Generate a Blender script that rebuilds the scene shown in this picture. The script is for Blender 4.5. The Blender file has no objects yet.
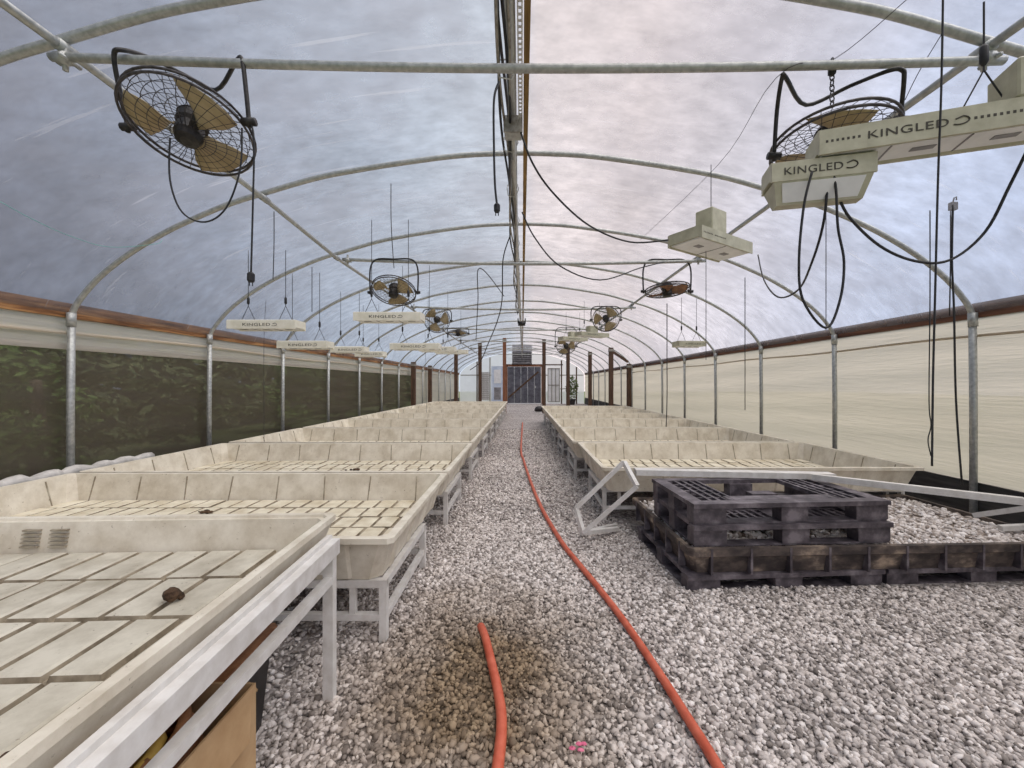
import bpy, bmesh, math, random
import numpy as np
from mathutils import Vector, Matrix, Euler
S = bpy.context.scene
C = S.collection
R = math.radians
random.seed(7)

# ------------------------------------------------------------------ camera, sky, exposure
cam = bpy.data.cameras.new('camera')
camo = bpy.data.objects.new('camera', cam); C.objects.link(camo)
camo.location = (0, 0, 1.45); camo.rotation_euler = (R(90), 0, 0)
cam.sensor_width = 36; cam.lens = 36 * 408 / 1024; cam.shift_x = -10 / 1024
cam.clip_start = 0.05; cam.clip_end = 300
S.camera = camo
S.view_settings.view_transform = 'Standard'; S.view_settings.look = 'None'
S.view_settings.gamma = 1; S.view_settings.use_curve_mapping = False
S.view_settings.exposure = 0.0

W = bpy.data.worlds.new('overcast_sky'); S.world = W; W.use_nodes = True
wt = W.node_tree; wt.nodes.clear()
def wn(t): return wt.nodes.new(t)
wl = wt.links.new
wo = wn('ShaderNodeOutputWorld'); wb = wn('ShaderNodeBackground'); wl(wb.outputs[0], wo.inputs[0])
tc = wn('ShaderNodeTexCoord'); sx = wn('ShaderNodeSeparateXYZ'); wl(tc.outputs['Generated'], sx.inputs[0])
ramp = wn('ShaderNodeValToRGB')
mr = wn('ShaderNodeMapRange'); mr.inputs[1].default_value = -1; mr.inputs[2].default_value = 1
wl(sx.outputs[0], mr.inputs[0]); wl(mr.outputs[0], ramp.inputs[0])
e = ramp.color_ramp.elements
e[0].position = 0.10; e[0].color = (.21, .235, .31, 1)
e[1].position = 0.95; e[1].color = (.62, .75, 1.05, 1)
for p, c in ((.22, (.36, .42, .54, 1)), (.36, (.62, .72, .87, 1)), (.485, (.80, .88, 1.0, 1)), (.515, (1.2, 1.07, 1.06, 1)), (.62, (1.18, 1.04, 1.04, 1)), (.72, (1.04, 1.0, 1.1, 1)), (.82, (.80, .91, 1.18, 1))):
    k = e.new(p); k.color = c
nz = wn('ShaderNodeTexNoise'); nz.inputs['Scale'].default_value = 3.2; nz.inputs['Detail'].default_value = 6; nz.inputs['Roughness'].default_value = .6
wl(tc.outputs['Generated'], nz.inputs['Vector'])
nr = wn('ShaderNodeMapRange'); nr.inputs[1].default_value = .3; nr.inputs[2].default_value = .7; nr.inputs[3].default_value = .72; nr.inputs[4].default_value = 1.25
wl(nz.outputs[0], nr.inputs[0])
mx = wn('ShaderNodeMix'); mx.data_type = 'RGBA'; mx.blend_type = 'MULTIPLY'; mx.inputs[0].default_value = 1
wl(ramp.outputs[0], mx.inputs[6]); wl(nr.outputs[0], mx.inputs[7]); wl(mx.outputs[2], wb.inputs[0])
wb.inputs[1].default_value = 1.0

sun = bpy.data.lights.new('hazy_sun', 'SUN'); sun.energy = 4.2; sun.angle = R(75); sun.color = (1, .95, .90)
suno = bpy.data.objects.new('hazy_sun', sun); C.objects.link(suno); suno.rotation_euler = (R(6), R(24), 0)

# ------------------------------------------------------------------ materials
def nodes(name):
    m = bpy.data.materials.new(name); m.use_nodes = True
    t = m.node_tree; b = t.nodes['Principled BSDF']; return m, t, b
def N(t, ty, **kw):
    n = t.nodes.new(ty)
    for k, v in kw.items(): setattr(n, k, v)
    return n
def noise(t, scale, detail=4, rough=.55, stretch=None, obj=True, vec=None):
    n = N(t, 'ShaderNodeTexNoise'); n.inputs['Scale'].default_value = scale; n.inputs['Detail'].default_value = detail; n.inputs['Roughness'].default_value = rough
    tc = N(t, 'ShaderNodeTexCoord'); src = tc.outputs['Object']
    if vec == 'geo':
        g = N(t, 'ShaderNodeNewGeometry'); src = g.outputs['Position']
    if stretch:
        mp = N(t, 'ShaderNodeMapping'); mp.inputs['Scale'].default_value = stretch; t.links.new(src, mp.inputs[0]); src = mp.outputs[0]
    t.links.new(src, n.inputs['Vector']); return n
def ramp2(t, src, stops):
    r = N(t, 'ShaderNodeValToRGB'); el = r.color_ramp.elements
    el[0].position, el[0].color = stops[0][0], (*stops[0][1], 1)
    el[1].position, el[1].color = stops[-1][0], (*stops[-1][1], 1)
    for p, c in stops[1:-1]:
        k = el.new(p); k.color = (*c, 1)
    t.links.new(src, r.inputs[0]); return r
def bump(t, b, src, strength=.3, dist=.01):
    bp = N(t, 'ShaderNodeBump'); bp.inputs['Strength'].default_value = strength; bp.inputs['Distance'].default_value = dist
    t.links.new(src, bp.inputs['Height']); t.links.new(bp.outputs[0], b.inputs['Normal'])
def mottled(name, c1, c2, scale=8, rough=.6, metal=0, bs=.15, stretch=None, mid=None, spec=.4, vec=None, lo=.35, hi=.65):
    m, t, b = nodes(name)
    n = noise(t, scale, 5, .6, stretch, vec=vec)
    st = [(lo, c1), (hi, c2)] if mid is None else [(lo, c1), ((lo+hi)/2, mid), (hi, c2)]
    r = ramp2(t, n.outputs[0], st); t.links.new(r.outputs[0], b.inputs['Base Color'])
    b.inputs['Roughness'].default_value = rough; b.inputs['Metallic'].default_value = metal; b.inputs['Specular IOR Level'].default_value = spec
    if bs: bump(t, b, n.outputs[0], bs, .01)
    return m
M = {}
M['galv'] = mottled('galvanised_steel', (.34, .35, .34), (.52, .53, .51), 30, .45, .55, .05)
M['rust_galv'] = mottled('aged_steel', (.22, .2, .17), (.42, .40, .36), 25, .55, .5, .05)
M['black'] = mottled('black_rubber', (.012, .012, .014), (.03, .03, .032), 20, .55, 0, .05)
M['black_metal'] = mottled('black_painted_steel', (.012, .011, .011), (.04, .036, .034), 30, .4, .2, .05)
M['wire'] = mottled('dark_wire', (.05, .045, .05), (.11, .10, .10), 40, .45, .5, 0)
M['blade'] = mottled('tan_fan_blade', (.38, .29, .16), (.54, .43, .26), 9, .5, 0, .03)
M['white_paint'] = mottled('white_painted_steel', (.60, .57, .53), (.74, .72, .69), 14, .45, .0, .08)
M['cream_metal'] = mottled('cream_fixture_steel', (.42, .40, .29), (.56, .54, .41), 10, .5, 0, .03)
M['cream_light'] = mottled('pale_fixture_steel', (.74, .71, .58), (.86, .83, .72), 10, .5, 0, .03)
M['lens'] = mottled('white_diffuser', (.74, .74, .74), (.86, .86, .86), 6, .35, 0, .02)
M['ink'] = mottled('dark_print', (.045, .04, .03), (.08, .07, .055), 20, .6, 0, 0)
M['timber'] = mottled('stained_timber', (.075, .03, .01), (.42, .22, .085), 7, .7, 0, .2, (1, .25, 4), (.22, .095, .033))
M['timber_r'] = mottled('dark_stained_timber', (.07, .025, .014), (.20, .085, .045), 5, .7, 0, .2, (1, .25, 4))
M['post_timber'] = mottled('brown_post_timber', (.05, .03, .02), (.14, .075, .045), 6, .75, 0, .2, (4, 4, .4))
M['post_red'] = mottled('reddish_post_timber', (.16, .06, .03), (.30, .13, .07), 6, .75, 0, .2, (4, 4, .4))
M['ridge_wood'] = mottled('yellowed_timber', (.16, .09, .025), (.34, .21, .07), 5, .7, 0, .2, (6, .4, 6))
M['pallet'] = mottled('black_pallet_plastic', (.045, .038, .045), (.20, .175, .19), 9, .5, 0, .1, None, (.095, .08, .09))
M['dark_tray'] = mottled('soiled_black_tray', (.035, .027, .026), (.40, .31, .23), 5.5, .7, 0, .15, (1, 1, 1.6), (.11, .085, .072), lo=.40, hi=.72)
M['cardboard'] = mottled('brown_cardboard', (.38, .23, .11), (.52, .35, .19), 5, .8, 0, .08)
M['hose_red'] = mottled('red_orange_hose', (.48, .085, .04), (.62, .15, .085), 12, .5, 0, .05)
M['yellow_hose'] = mottled('yellow_hose', (.50, .30, .04), (.62, .42, .10), 12, .5, 0, .05)
M['brown_hose'] = mottled('brown_hose', (.22, .09, .035), (.42, .2, .09), 12, .55, 0, .05)
M['dirt'] = mottled('dark_soil', (.03, .017, .009), (.12, .07, .04), 40, .95, 0, .4)
M['teal'] = mottled('teal_string', (.12, .36, .32), (.2, .46, .42), 20, .7, 0, 0)
M['door'] = mottled('dark_grey_door', (.075, .075, .095), (.14, .14, .165), 4, .6, 0, .05)
M['blue_door'] = mottled('pale_blue_panel', (.52, .60, .74), (.70, .76, .86), 3, .6, 0, .03)
M['grey_box'] = mottled('grey_sheet_metal', (.20, .19, .20), (.36, .35, .36), 5, .5, .3, .05)
M['tote'] = mottled('black_tote', (.02, .018, .018), (.05, .045, .045), 8, .5, 0, .05)
M['tarp'] = mottled('rolled_white_film', (.42, .40, .37), (.66, .63, .59), 8, .6, 0, .5)
M['bark'] = mottled('tree_bark', (.10, .075, .05), (.24, .2, .15), 8, .9, 0, .6, (3, 3, .6))
M['leaf'] = mottled('bright_leaf', (.07, .16, .03), (.26, .40, .10), 6, .6, 0, 0, None, None, .3)
M['leaf2'] = mottled('olive_leaf', (.06, .10, .03), (.20, .24, .10), 6, .6, 0, 0, None, None, .3)
M['grass'] = mottled('rough_grass', (.05, .08, .025), (.14, .17, .06), 3, .95, 0, .4)
M['skirt'] = mottled('dark_skirt_board', (.035, .032, .03), (.085, .078, .07), 6, .8, 0, .2, (1, .3, 3))
M['strap'] = mottled('zinc_strap', (.5, .5, .49), (.64, .64, .62), 30, .4, .5, 0)
M['pink'] = mottled('pink_plastic', (.6, .1, .2), (.7, .2, .3), 20, .5, 0, 0)

def tray_mat(name, lightc, midc, dirtc):
    m, t, b = nodes(name)
    oi = N(t, 'ShaderNodeObjectInfo'); tc = N(t, 'ShaderNodeTexCoord')
    sc = N(t, 'ShaderNodeMath', operation='MULTIPLY'); sc.inputs[1].default_value = 37; t.links.new(oi.outputs['Random'], sc.inputs[0])
    ad = N(t, 'ShaderNodeVectorMath', operation='ADD'); t.links.new(tc.outputs['Object'], ad.inputs[0]); t.links.new(sc.outputs[0], ad.inputs[1])
    n1 = N(t, 'ShaderNodeTexNoise'); n1.inputs['Scale'].default_value = 5; n1.inputs['Detail'].default_value = 7; n1.inputs['Roughness'].default_value = .68; t.links.new(ad.outputs[0], n1.inputs['Vector'])
    n2 = N(t, 'ShaderNodeTexNoise'); n2.inputs['Scale'].default_value = 46; n2.inputs['Detail'].default_value = 5; n2.inputs['Roughness'].default_value = .75; t.links.new(ad.outputs[0], n2.inputs['Vector'])
    r1 = ramp2(t, n1.outputs[0], [(.32, midc), (.62, lightc)])
    r2 = ramp2(t, n2.outputs[0], [(.30, (1, 1, 1)), (.36, (.0, .0, .0))])
    m3 = N(t, 'ShaderNodeMix', data_type='RGBA'); t.links.new(r2.outputs[0], m3.inputs[0]); t.links.new(r1.outputs[0], m3.inputs[6]); m3.inputs[7].default_value = (*dirtc, 1)
    t.links.new(m3.outputs[2], b.inputs['Base Color'])
    b.inputs['Roughness'].default_value = .6; b.inputs['Specular IOR Level'].default_value = .3
    bump(t, b, n2.outputs[0], .12, .004)
    return m
M['tray'] = tray_mat('aged_white_tray_plastic', (.78, .725, .61), (.56, .495, .385), (.20, .15, .09))
M['tray_floor'] = tray_mat('stained_tray_floor_plastic', (.79, .73, .58), (.54, .455, .31), (.17, .12, .07))
M['table_floor'] = tray_mat('stained_table_floor', (.62, .58, .48), (.40, .36, .28), (.16, .12, .08))
M['groove'] = mottled('soiled_groove', (.17, .135, .09), (.40, .34, .25), 14, .8, 0, 0)
M['seam'] = mottled('dirty_seam', (.24, .20, .14), (.46, .41, .32), 12, .8, 0, 0)

def film(name, transp, tcol, dcol, streak=(1, 1, 1), scale=1.5, amp=.2, bumpS=.25, vec=None, diff=.15, scratch=False):
    m, t, b = nodes(name); t.nodes.remove(b)
    out = t.nodes['Material Output']
    tr = N(t, 'ShaderNodeBsdfTransparent'); tl = N(t, 'ShaderNodeBsdfTranslucent'); di = N(t, 'ShaderNodeBsdfDiffuse'); gl = N(t, 'ShaderNodeBsdfGlossy'); gl.inputs['Roughness'].default_value = .35
    n = noise(t, scale, 6, .62, streak); n2 = noise(t, scale * 7, 4, .6, streak)
    rr = ramp2(t, n.outputs[0], [(.3, tuple(c * (1 - amp) for c in tcol)), (.7, tcol)])
    t.links.new(rr.outputs[0], tl.inputs[0]); di.inputs[0].default_value = (*dcol, 1)
    rt = ramp2(t, n2.outputs[0], [(.25, (1 - amp,) * 3), (.75, (1, 1, 1))]); t.links.new(rt.outputs[0], tr.inputs[0])
    bp = N(t, 'ShaderNodeBump'); bp.inputs['Strength'].default_value = bumpS; bp.inputs['Distance'].default_value = .05; t.links.new(n2.outputs[0], bp.inputs['Height'])
    for q in (tl, di, gl): t.links.new(bp.outputs[0], q.inputs['Normal'])
    m1 = N(t, 'ShaderNodeMixShader'); m1.inputs[0].default_value = diff; t.links.new(tl.outputs[0], m1.inputs[1]); t.links.new(di.outputs[0], m1.inputs[2])
    m2 = N(t, 'ShaderNodeMixShader'); m2.inputs[0].default_value = transp; t.links.new(m1.outputs[0], m2.inputs[1]); t.links.new(tr.outputs[0], m2.inputs[2])
    if scratch:
        # milky scuffs and creases worn into the sheet
        cl = noise(t, .55, 5, .65, (1, .8, 1)); cr = ramp2(t, cl.outputs[0], [(.36, (transp+.13,)*3), (.66, (transp-.16,)*3)])
        tc3 = N(t, 'ShaderNodeTexCoord'); mp = N(t, 'ShaderNodeMapping'); mp.inputs['Rotation'].default_value = (.3, .2, .75); mp.inputs['Scale'].default_value = (.5, 16, 3); t.links.new(tc3.outputs['Object'], mp.inputs[0])
        n3 = N(t, 'ShaderNodeTexNoise'); n3.inputs['Scale'].default_value = 1.1; n3.inputs['Detail'].default_value = 3; t.links.new(mp.outputs[0], n3.inputs['Vector'])
        r3 = ramp2(t, n3.outputs[0], [(.655, (0, 0, 0)), (.71, (.13, .13, .13))])
        sb = N(t, 'ShaderNodeMath', operation='SUBTRACT'); t.links.new(cr.outputs[0], sb.inputs[0]); t.links.new(r3.outputs[0], sb.inputs[1]); t.links.new(sb.outputs[0], m2.inputs[0])
        ml = N(t, 'ShaderNodeMix', data_type='RGBA'); t.links.new(r3.outputs[0], ml.inputs[0]); t.links.new(rr.outputs[0], ml.inputs[6]); ml.inputs[7].default_value = (1, 1, 1, 1); t.links.new(ml.outputs[2], tl.inputs[0])
    m4 = N(t, 'ShaderNodeMixShader'); m4.inputs[0].default_value = .03; t.links.new(m2.outputs[0], m4.inputs[1]); t.links.new(gl.outputs[0], m4.inputs[2])
    t.links.new(m4.outputs[0], out.inputs[0])
    return m
M['roof_film'] = film('clear_roof_film', .60, (.30, .30, .33), (.6, .6, .64), (.7, 1.2, .7), .9, .36, .25, scratch=True)
M['wall_film'] = film('cream_wall_film', .05, (.69, .61, .495), (.58, .51, .42), (1, .25, 3), 1.2, .14, .2, diff=.35)
M['left_film'] = film('cream_left_film', .06, (.95, .87, .74), (.74, .67, .57), (1, .25, 4), 1.6, .3, .3, diff=.5)
M['gable_film'] = film('gable_film', .25, (.95, .93, .95), (.8, .8, .82), (1, 1, 1), 1, .15, .2)
M['shade'] = film('dark_shade_cloth', .19, (.07, .058, .042), (.145, .118, .086), (1, .3, 2), 1.2, .25, 0, diff=.6)

# ------------------------------------------------------------------ mesh building helpers
class MB:
    def __init__(s): s.v = []; s.f = []; s.marks = []
    def mark(s, i): s.marks.append((len(s.f), i))
    def add(s, vs, fs, mat=None):
        o = len(s.v); s.v += [tuple(mat @ Vector(v)) if mat else tuple(v) for v in vs]; s.f += [tuple(i + o for i in f) for f in fs]
    def box(s, x0, x1, y0, y1, z0, z1, mat=None):
        s.add([(x0,y0,z0),(x1,y0,z0),(x1,y1,z0),(x0,y1,z0),(x0,y0,z1),(x1,y0,z1),(x1,y1,z1),(x0,y1,z1)],
              [(3,2,1,0),(4,5,6,7),(0,1,5,4),(1,2,6,5),(2,3,7,6),(3,0,4,7)], mat)
    def bar(s, a, b, w, h=None, up=(0,0,1)):
        h = h or w; a = Vector(a); b = Vector(b); d = b - a; L = d.length; d.normalize()
        u = Vector(up)
        if abs(d.dot(u)) > .98: u = Vector((0,1,0))
        x = d.cross(u).normalized(); z = x.cross(d).normalized()
        vs = []
        for t in (0, L):
            for sx_, sz in ((-1,-1),(1,-1),(1,1),(-1,1)): vs.append(a + d*t + x*sx_*w/2 + z*sz*h/2)
        s.add(vs, [(0,1,2,3),(7,6,5,4),(0,4,5,1),(1,5,6,2),(2,6,7,3),(3,7,4,0)])
    def tube(s, pts, r, n=8, closed=False, taper=None):
        P = [Vector(p) for p in pts]; m = len(P); vs = []; fs = []; prev = None
        for i, p in enumerate(P):
            if closed: d = P[(i+1) % m] - P[i-1]
            else: d = P[min(i+1, m-1)] - P[max(i-1, 0)]
            if d.length < 1e-9: d = Vector((0,0,1))
            d.normalize()
            if prev is None:
                u = Vector((0,0,1)) if abs(d.z) < .9 else Vector((1,0,0)); x = d.cross(u).normalized()
            else:
                x = (prev - d * prev.dot(d))
                if x.length < 1e-6: x = d.orthogonal()
                x.normalize()
            prev = x; y = d.cross(x)
            rr = r if taper is None else r * taper[i]
            for k in range(n):
                a = 2*math.pi*k/n; vs.append(p + x*math.cos(a)*rr + y*math.sin(a)*rr)
        for i in range(m if closed else m-1):
            j = (i+1) % m
            for k in range(n):
                k2 = (k+1) % n; fs.append((i*n+k, i*n+k2, j*n+k2, j*n+k))
        if not closed: fs.append(tuple(range(n-1, -1, -1))); fs.append(tuple((m-1)*n+k for k in range(n)))
        s.add(vs, fs)
    def loft(s, loops, cap0=True, cap1=True):
        n = len(loops[0]); o = len(s.v)
        for l in loops: s.v += [tuple(p) for p in l]
        for i in range(len(loops)-1):
            for k in range(n):
                k2 = (k+1) % n; s.f.append((o+i*n+k, o+i*n+k2, o+(i+1)*n+k2, o+(i+1)*n+k))
        if cap0: s.f.append(tuple(o+k for k in range(n-1, -1, -1)))
        if cap1: s.f.append(tuple(o+(len(loops)-1)*n+k for k in range(n)))
    def build(s, name, mat, parent=None, smooth=False, loc=None, label=None, bevel=0):
        me = bpy.data.meshes.new(name); me.from_pydata(s.v, [], s.f); me.update()
        for st, i in s.marks:
            for p in me.polygons[st:]: p.material_index = i
        bm = bmesh.new(); bm.from_mesh(me); bmesh.ops.recalc_face_normals(bm, faces=bm.faces)
        if bevel: bmesh.ops.bevel(bm, geom=bm.edges[:], offset=bevel, segments=1, affect='EDGES')
        bm.to_mesh(me); bm.free()
        if smooth:
            for p in me.polygons: p.use_smooth = True
        for q_ in (mat if isinstance(mat, (list, tuple)) else [mat]): me.materials.append(q_)
        o = bpy.data.objects.new(name, me); C.objects.link(o)
        if parent: o.parent = parent
        if loc: o.location = loc
        if label: o['label'] = label
        return o
class Split:
    # every shape added becomes a part of its own
    def __init__(s): s.parts = []
    def __getattr__(s, k):
        def f(*a, **kw):
            q = MB(); getattr(q, k)(*a, **kw); s.parts.append(q)
        return f
    def build(s, name, mat, parent=None, smooth=False, **kw):
        return [q.build(name, mat, parent, smooth, **kw) for q in s.parts]
def spline(pts, n=8):
    P = [Vector(p) for p in pts]; out = []
    for i in range(len(P)-1):
        p0 = P[max(i-1,0)]; p1 = P[i]; p2 = P[i+1]; p3 = P[min(i+2,len(P)-1)]
        for k in range(n):
            t = k/n
            out.append(.5*((2*p1)+(p2-p0)*t+(2*p0-5*p1+4*p2-p3)*t*t+(3*p1-p0-3*p2+p3)*t**3))
    out.append(P[-1]); return out
def tag(o, label, cat, group=None, kind=None):
    if label: o['label'] = label
    if cat: o['category'] = cat
    if group: o['group'] = group
    if kind: o['kind'] = kind
    return o
def empty(name, label, cat, loc=(0,0,0), rz=0, group=None):
    o = bpy.data.objects.new(name, None); C.objects.link(o); o.location = loc; o.rotation_euler = (0,0,rz); o.empty_display_size = .1
    return tag(o, label, cat, group)
def struct(o): o['kind'] = 'structure'; return o
kids = {}
def dup(root, loc, rz=None, label=None):
    r = root.copy(); C.objects.link(r); r.location = loc
    if rz is not None: r.rotation_euler = (0,0,rz)
    if label: r['label'] = label
    for ch in list(root.children):
        c = ch.copy(); C.objects.link(c); c.parent = r
        for g in list(ch.children):
            d = g.copy(); C.objects.link(d); d.parent = c
    return r
ORD = ['first','second','third','fourth','fifth','sixth','seventh','eighth','ninth','tenth','eleventh','twelfth','thirteenth','fourteenth','fifteenth','sixteenth','seventeenth','eighteenth']

# ------------------------------------------------------------------ shell
WX = 4.57; YF = 30.0
prof = [(0,3.79),(.6,3.765),(1.2,3.69),(1.7,3.61),(2.1,3.53),(2.6,3.385),(2.94,3.28),(3.26,3.15),(3.62,2.98),(4.0,2.75),(4.3,2.51),(4.50,2.27),(4.56,2.14)]
half = spline([(x,0,z) for x,z in prof], 4)
arch_pts = [Vector((-p.x,0,p.z)) for p in reversed(half)] + half[1:]

# floor: gravel ground
m, t, b = nodes('grey_gravel')
vo = N(t, 'ShaderNodeTexVoronoi'); vo.inputs['Scale'].default_value = 34
tcn = N(t, 'ShaderNodeTexCoord'); t.links.new(tcn.outputs['Object'], vo.inputs['Vector'])
bw = N(t, 'ShaderNodeSeparateColor'); t.links.new(vo.outputs['Color'], bw.inputs[0])
gr = ramp2(t, bw.outputs[0], [(0,(.18,.16,.15)),(.5,(.40,.365,.345)),(1,(.64,.60,.575))])
def stain_fac(t):
    g = N(t, 'ShaderNodeNewGeometry'); sp = N(t, 'ShaderNodeVectorMath', operation='SUBTRACT'); sp.inputs[1].default_value = (-.20, 1.98, 0); t.links.new(g.outputs['Position'], sp.inputs[0])
    sc = N(t, 'ShaderNodeVectorMath', operation='MULTIPLY'); sc.inputs[1].default_value = (1.35, .95, 0); t.links.new(sp.outputs[0], sc.inputs[0])
    ln = N(t, 'ShaderNodeVectorMath', operation='LENGTH'); t.links.new(sc.outputs[0], ln.inputs[0])
    n = noise(t, 2.6, 5, .6, vec='geo'); ad = N(t, 'ShaderNodeMath', operation='MULTIPLY_ADD'); t.links.new(n.outputs[0], ad.inputs[0]); ad.inputs[1].default_value = 1.0; t.links.new(ln.outputs['Value'], ad.inputs[2])
    mr = N(t, 'ShaderNodeMapRange'); t.links.new(ad.outputs[0], mr.inputs[0]); mr.inputs[1].default_value = .75; mr.inputs[2].default_value = 1.65; mr.inputs[3].default_value = .95; mr.inputs[4].default_value = 0
    return mr.outputs[0]
def stained(t, col, b):
    f = stain_fac(t); mxx = N(t, 'ShaderNodeMix', data_type='RGBA', blend_type='MULTIPLY'); t.links.new(f, mxx.inputs[0]); t.links.new(col, mxx.inputs[6]); mxx.inputs[7].default_value = (.38,.29,.175,1)
    n = noise(t, .9, 4, .6, vec='geo'); rr = ramp2(t, n.outputs[0], [(.3,(.80,.78,.78)),(.7,(1.06,1.04,1.04))])
    m2 = N(t, 'ShaderNodeMix', data_type='RGBA', blend_type='MULTIPLY'); m2.inputs[0].default_value = 1; t.links.new(mxx.outputs[2], m2.inputs[6]); t.links.new(rr.outputs[0], m2.inputs[7])
    t.links.new(m2.outputs[2], b.inputs['Base Color'])
stained(t, gr.outputs[0], b); b.inputs['Roughness'].default_value = .9
bump(t, b, vo.outputs['Distance'], 1.0, -.02)
M['gravel'] = m
m, t, b = nodes('crushed_stone')
g = N(t, 'ShaderNodeNewGeometry')
rs = ramp2(t, g.outputs['Random Per Island'], [(0,(.20,.175,.155)),(.35,(.50,.455,.42)),(.8,(.76,.705,.66)),(1,(.92,.88,.84))])
stained(t, rs.outputs[0], b); b.inputs['Roughness'].default_value = .85
M['stone'] = m
m, t, b = nodes('bed_stone')
g = N(t, 'ShaderNodeNewGeometry')
rs = ramp2(t, g.outputs['Random Per Island'], [(0,(.34,.28,.24)),(.5,(.66,.60,.56)),(1,(.92,.87,.84))]); t.links.new(rs.outputs[0], b.inputs['Base Color']); b.inputs['Roughness'].default_value = .9
M['bed_stone'] = m

fb = MB(); fb.add([(-4.75,-1.5,0),(4.75,-1.5,0),(4.75,YF+.3,0),(-4.75,YF+.3,0)], [(0,1,2,3)]); struct(fb.build('floor', M['gravel']))
gb = MB(); gb.add([(-60,-30,-.03),(60,-30,-.03),(60,80,-.03),(-60,80,-.03)], [(0,1,2,3)]); struct(gb.build('ground', M['grass']))

# roof film
rb = MB(); ys = [-1.5 + .4575*i for i in range(int((YF+1.5)/.4575)+1)] + [YF]
pp = [(p.x*1.008, p.z+.032) for p in arch_pts]; n = len(pp)
for yi, y in enumerate(ys):
    for x, z in pp: rb.v.append((x, y, z))
for i in range(len(ys)-1):
    for k in range(n-1): rb.f.append((i*n+k, i*n+k+1, (i+1)*n+k+1, (i+1)*n+k))
struct(rb.build('ceiling', M['roof_film'], smooth=True))

def wall_sheet(name, x, z0, z1, mat, y0=-1.5, y1=YF):
    w = MB(); nz = 14; ny = 120
    for i in range(ny+1):
        y = y0+(y1-y0)*i/ny
        for j in range(nz+1):
            z = z0+(z1-z0)*j/nz; w.v.append((x + .012*math.sin(j*2.1+i*.25)*(1 if 0<j<nz else 0), y, z))
    for i in range(ny):
        for j in range(nz): w.f.append((i*(nz+1)+j, i*(nz+1)+j+1, (i+1)*(nz+1)+j+1, (i+1)*(nz+1)+j))
    return w.build(name, mat, smooth=True)
struct(wall_sheet('wall_right', WX+.06, .42, 2.14, M['wall_film']))
struct(wall_sheet('wall_left', -WX-.06, 1.80, 2.14, M['left_film']))
struct(wall_sheet('wall_left', -WX-.065, .42, 1.82, M['left_film'], y0=17.45))
tag(wall_sheet('shade_cloth', -WX-.08, .38, 1.86, M['shade'], y1=17.5), 'dark green see-through shade cloth along the left side wall', 'shade cloth')
for sgn, nm, mt in ((-1,'trim_1','timber'),(1,'trim_2','timber_r')):
    q = MB(); q.box(*sorted((sgn*(WX+.03), sgn*(WX+.075))), -1.5, YF, 2.12, 2.27); struct(q.build(nm, M[mt]))
for sgn, nm in ((-1,'baseboard_left'),(1,'baseboard_right')):
    q = MB(); q.box(*sorted((sgn*(WX+.03), sgn*(WX+.075))), -1.5, YF, 0, .45); struct(q.build(nm, M['skirt']))
# film seams on the right wall: rolled hem
q = MB(); q.tube([(WX+.035, y, 1.93+.012*math.sin(y*1.7)) for y in np.arange(-1.5, YF, .5)], .014, 6); struct(q.build('trim_3', M['wall_film'], smooth=True))
q = MB(); q.tube([(-WX-.035, y, 1.98+.016*math.sin(y*1.3)) for y in np.arange(-1.5, YF, .5)], .018, 6); struct(q.build('trim_4', M['left_film'], smooth=True))

# far gable
gw = MB()
gp = [(p.x, YF+.02, p.z) for p in arch_pts]
poly = [(-WX, YF+.02, 0)] + gp + [(WX, YF+.02, 0)]
gw.v = poly; gw.f = [tuple(range(len(poly)))]
struct(gw.build('wall_back', M['gable_film']))
for i, (a, b2, w, mt) in enumerate([((-4.5,YF-.04,2.1),(4.5,YF-.04,2.1),.07,'rust_galv'),((-1.15,YF-.04,2.86),(3.0,YF-.04,2.86),.09,'post_timber'),((-3.3,YF-.04,0),(-3.3,YF-.04,3.1),.09,'post_timber'),
        ((-2.35,YF-.04,0),(-2.35,YF-.04,3.4),.08,'rust_galv'),((2.9,YF-.04,0),(2.9,YF-.04,3.2),.09,'post_timber'),((4.0,YF-.04,0),(4.0,YF-.04,2.7),.09,'post_timber'),((1.9,YF-.04,1.1),(4.0,YF-.04,1.1),.06,'rust_galv')]):
    q = MB(); q.bar(a, b2, w); struct(q.build('trim_%d' % (5+i), M[mt]))
d = struct(MB().build('door_1', M['door'])) if False else None
q = MB()
for k in range(5): q.box(-1.05+.49*k, -1.05+.49*k+.475, YF-.10, YF-.06, .05, 2.7)
door = struct(q.build('door_1', M['door']))
q = MB(); q.bar((-1.0,YF-.12,.45),(1.2,YF-.12,2.35),.12,.03, (0,1,0)); q.build('door_brace', M['post_timber'], door)
q = MB(); q.box(-1.28,-1.06,YF-.14,YF-.02,0,2.82); q.box(1.42,1.60,YF-.14,YF-.02,0,2.82); q.box(-1.28,1.60,YF-.14,YF-.02,2.72,2.86); q.build('door_frame', M['post_red'], door)
q = MB(); q.box(.95,1.02,YF-.17,YF-.10,1.15,1.3); q.build('door_handle', M['galv'], door)
q = MB(); q.box(-3.2,-2.42,YF-.1,YF-.06,.3,2.3); w1 = struct(q.build('window_1', M['lens']))
q = MB()
for k in range(9): q.bar((-3.2+.0975*k,YF-.12,.3),(-3.2+.0975*k,YF-.12,2.3),.018)
for k in range(14): q.bar((-3.2,YF-.12,.3+.154*k),(-2.42,YF-.12,.3+.154*k),.018)
q.build('window_grid', M['rust_galv'], w1)
q = MB(); q.box(-2.25,-1.35,YF-.1,YF-.06,.1,2.75); w2 = struct(q.build('door_2', M['blue_door']))
q = MB(); q.box(-2.05,-1.55,YF-.12,YF-.1,1.5,2.5); q.build('door_pane', M['lens'], w2)
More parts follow.
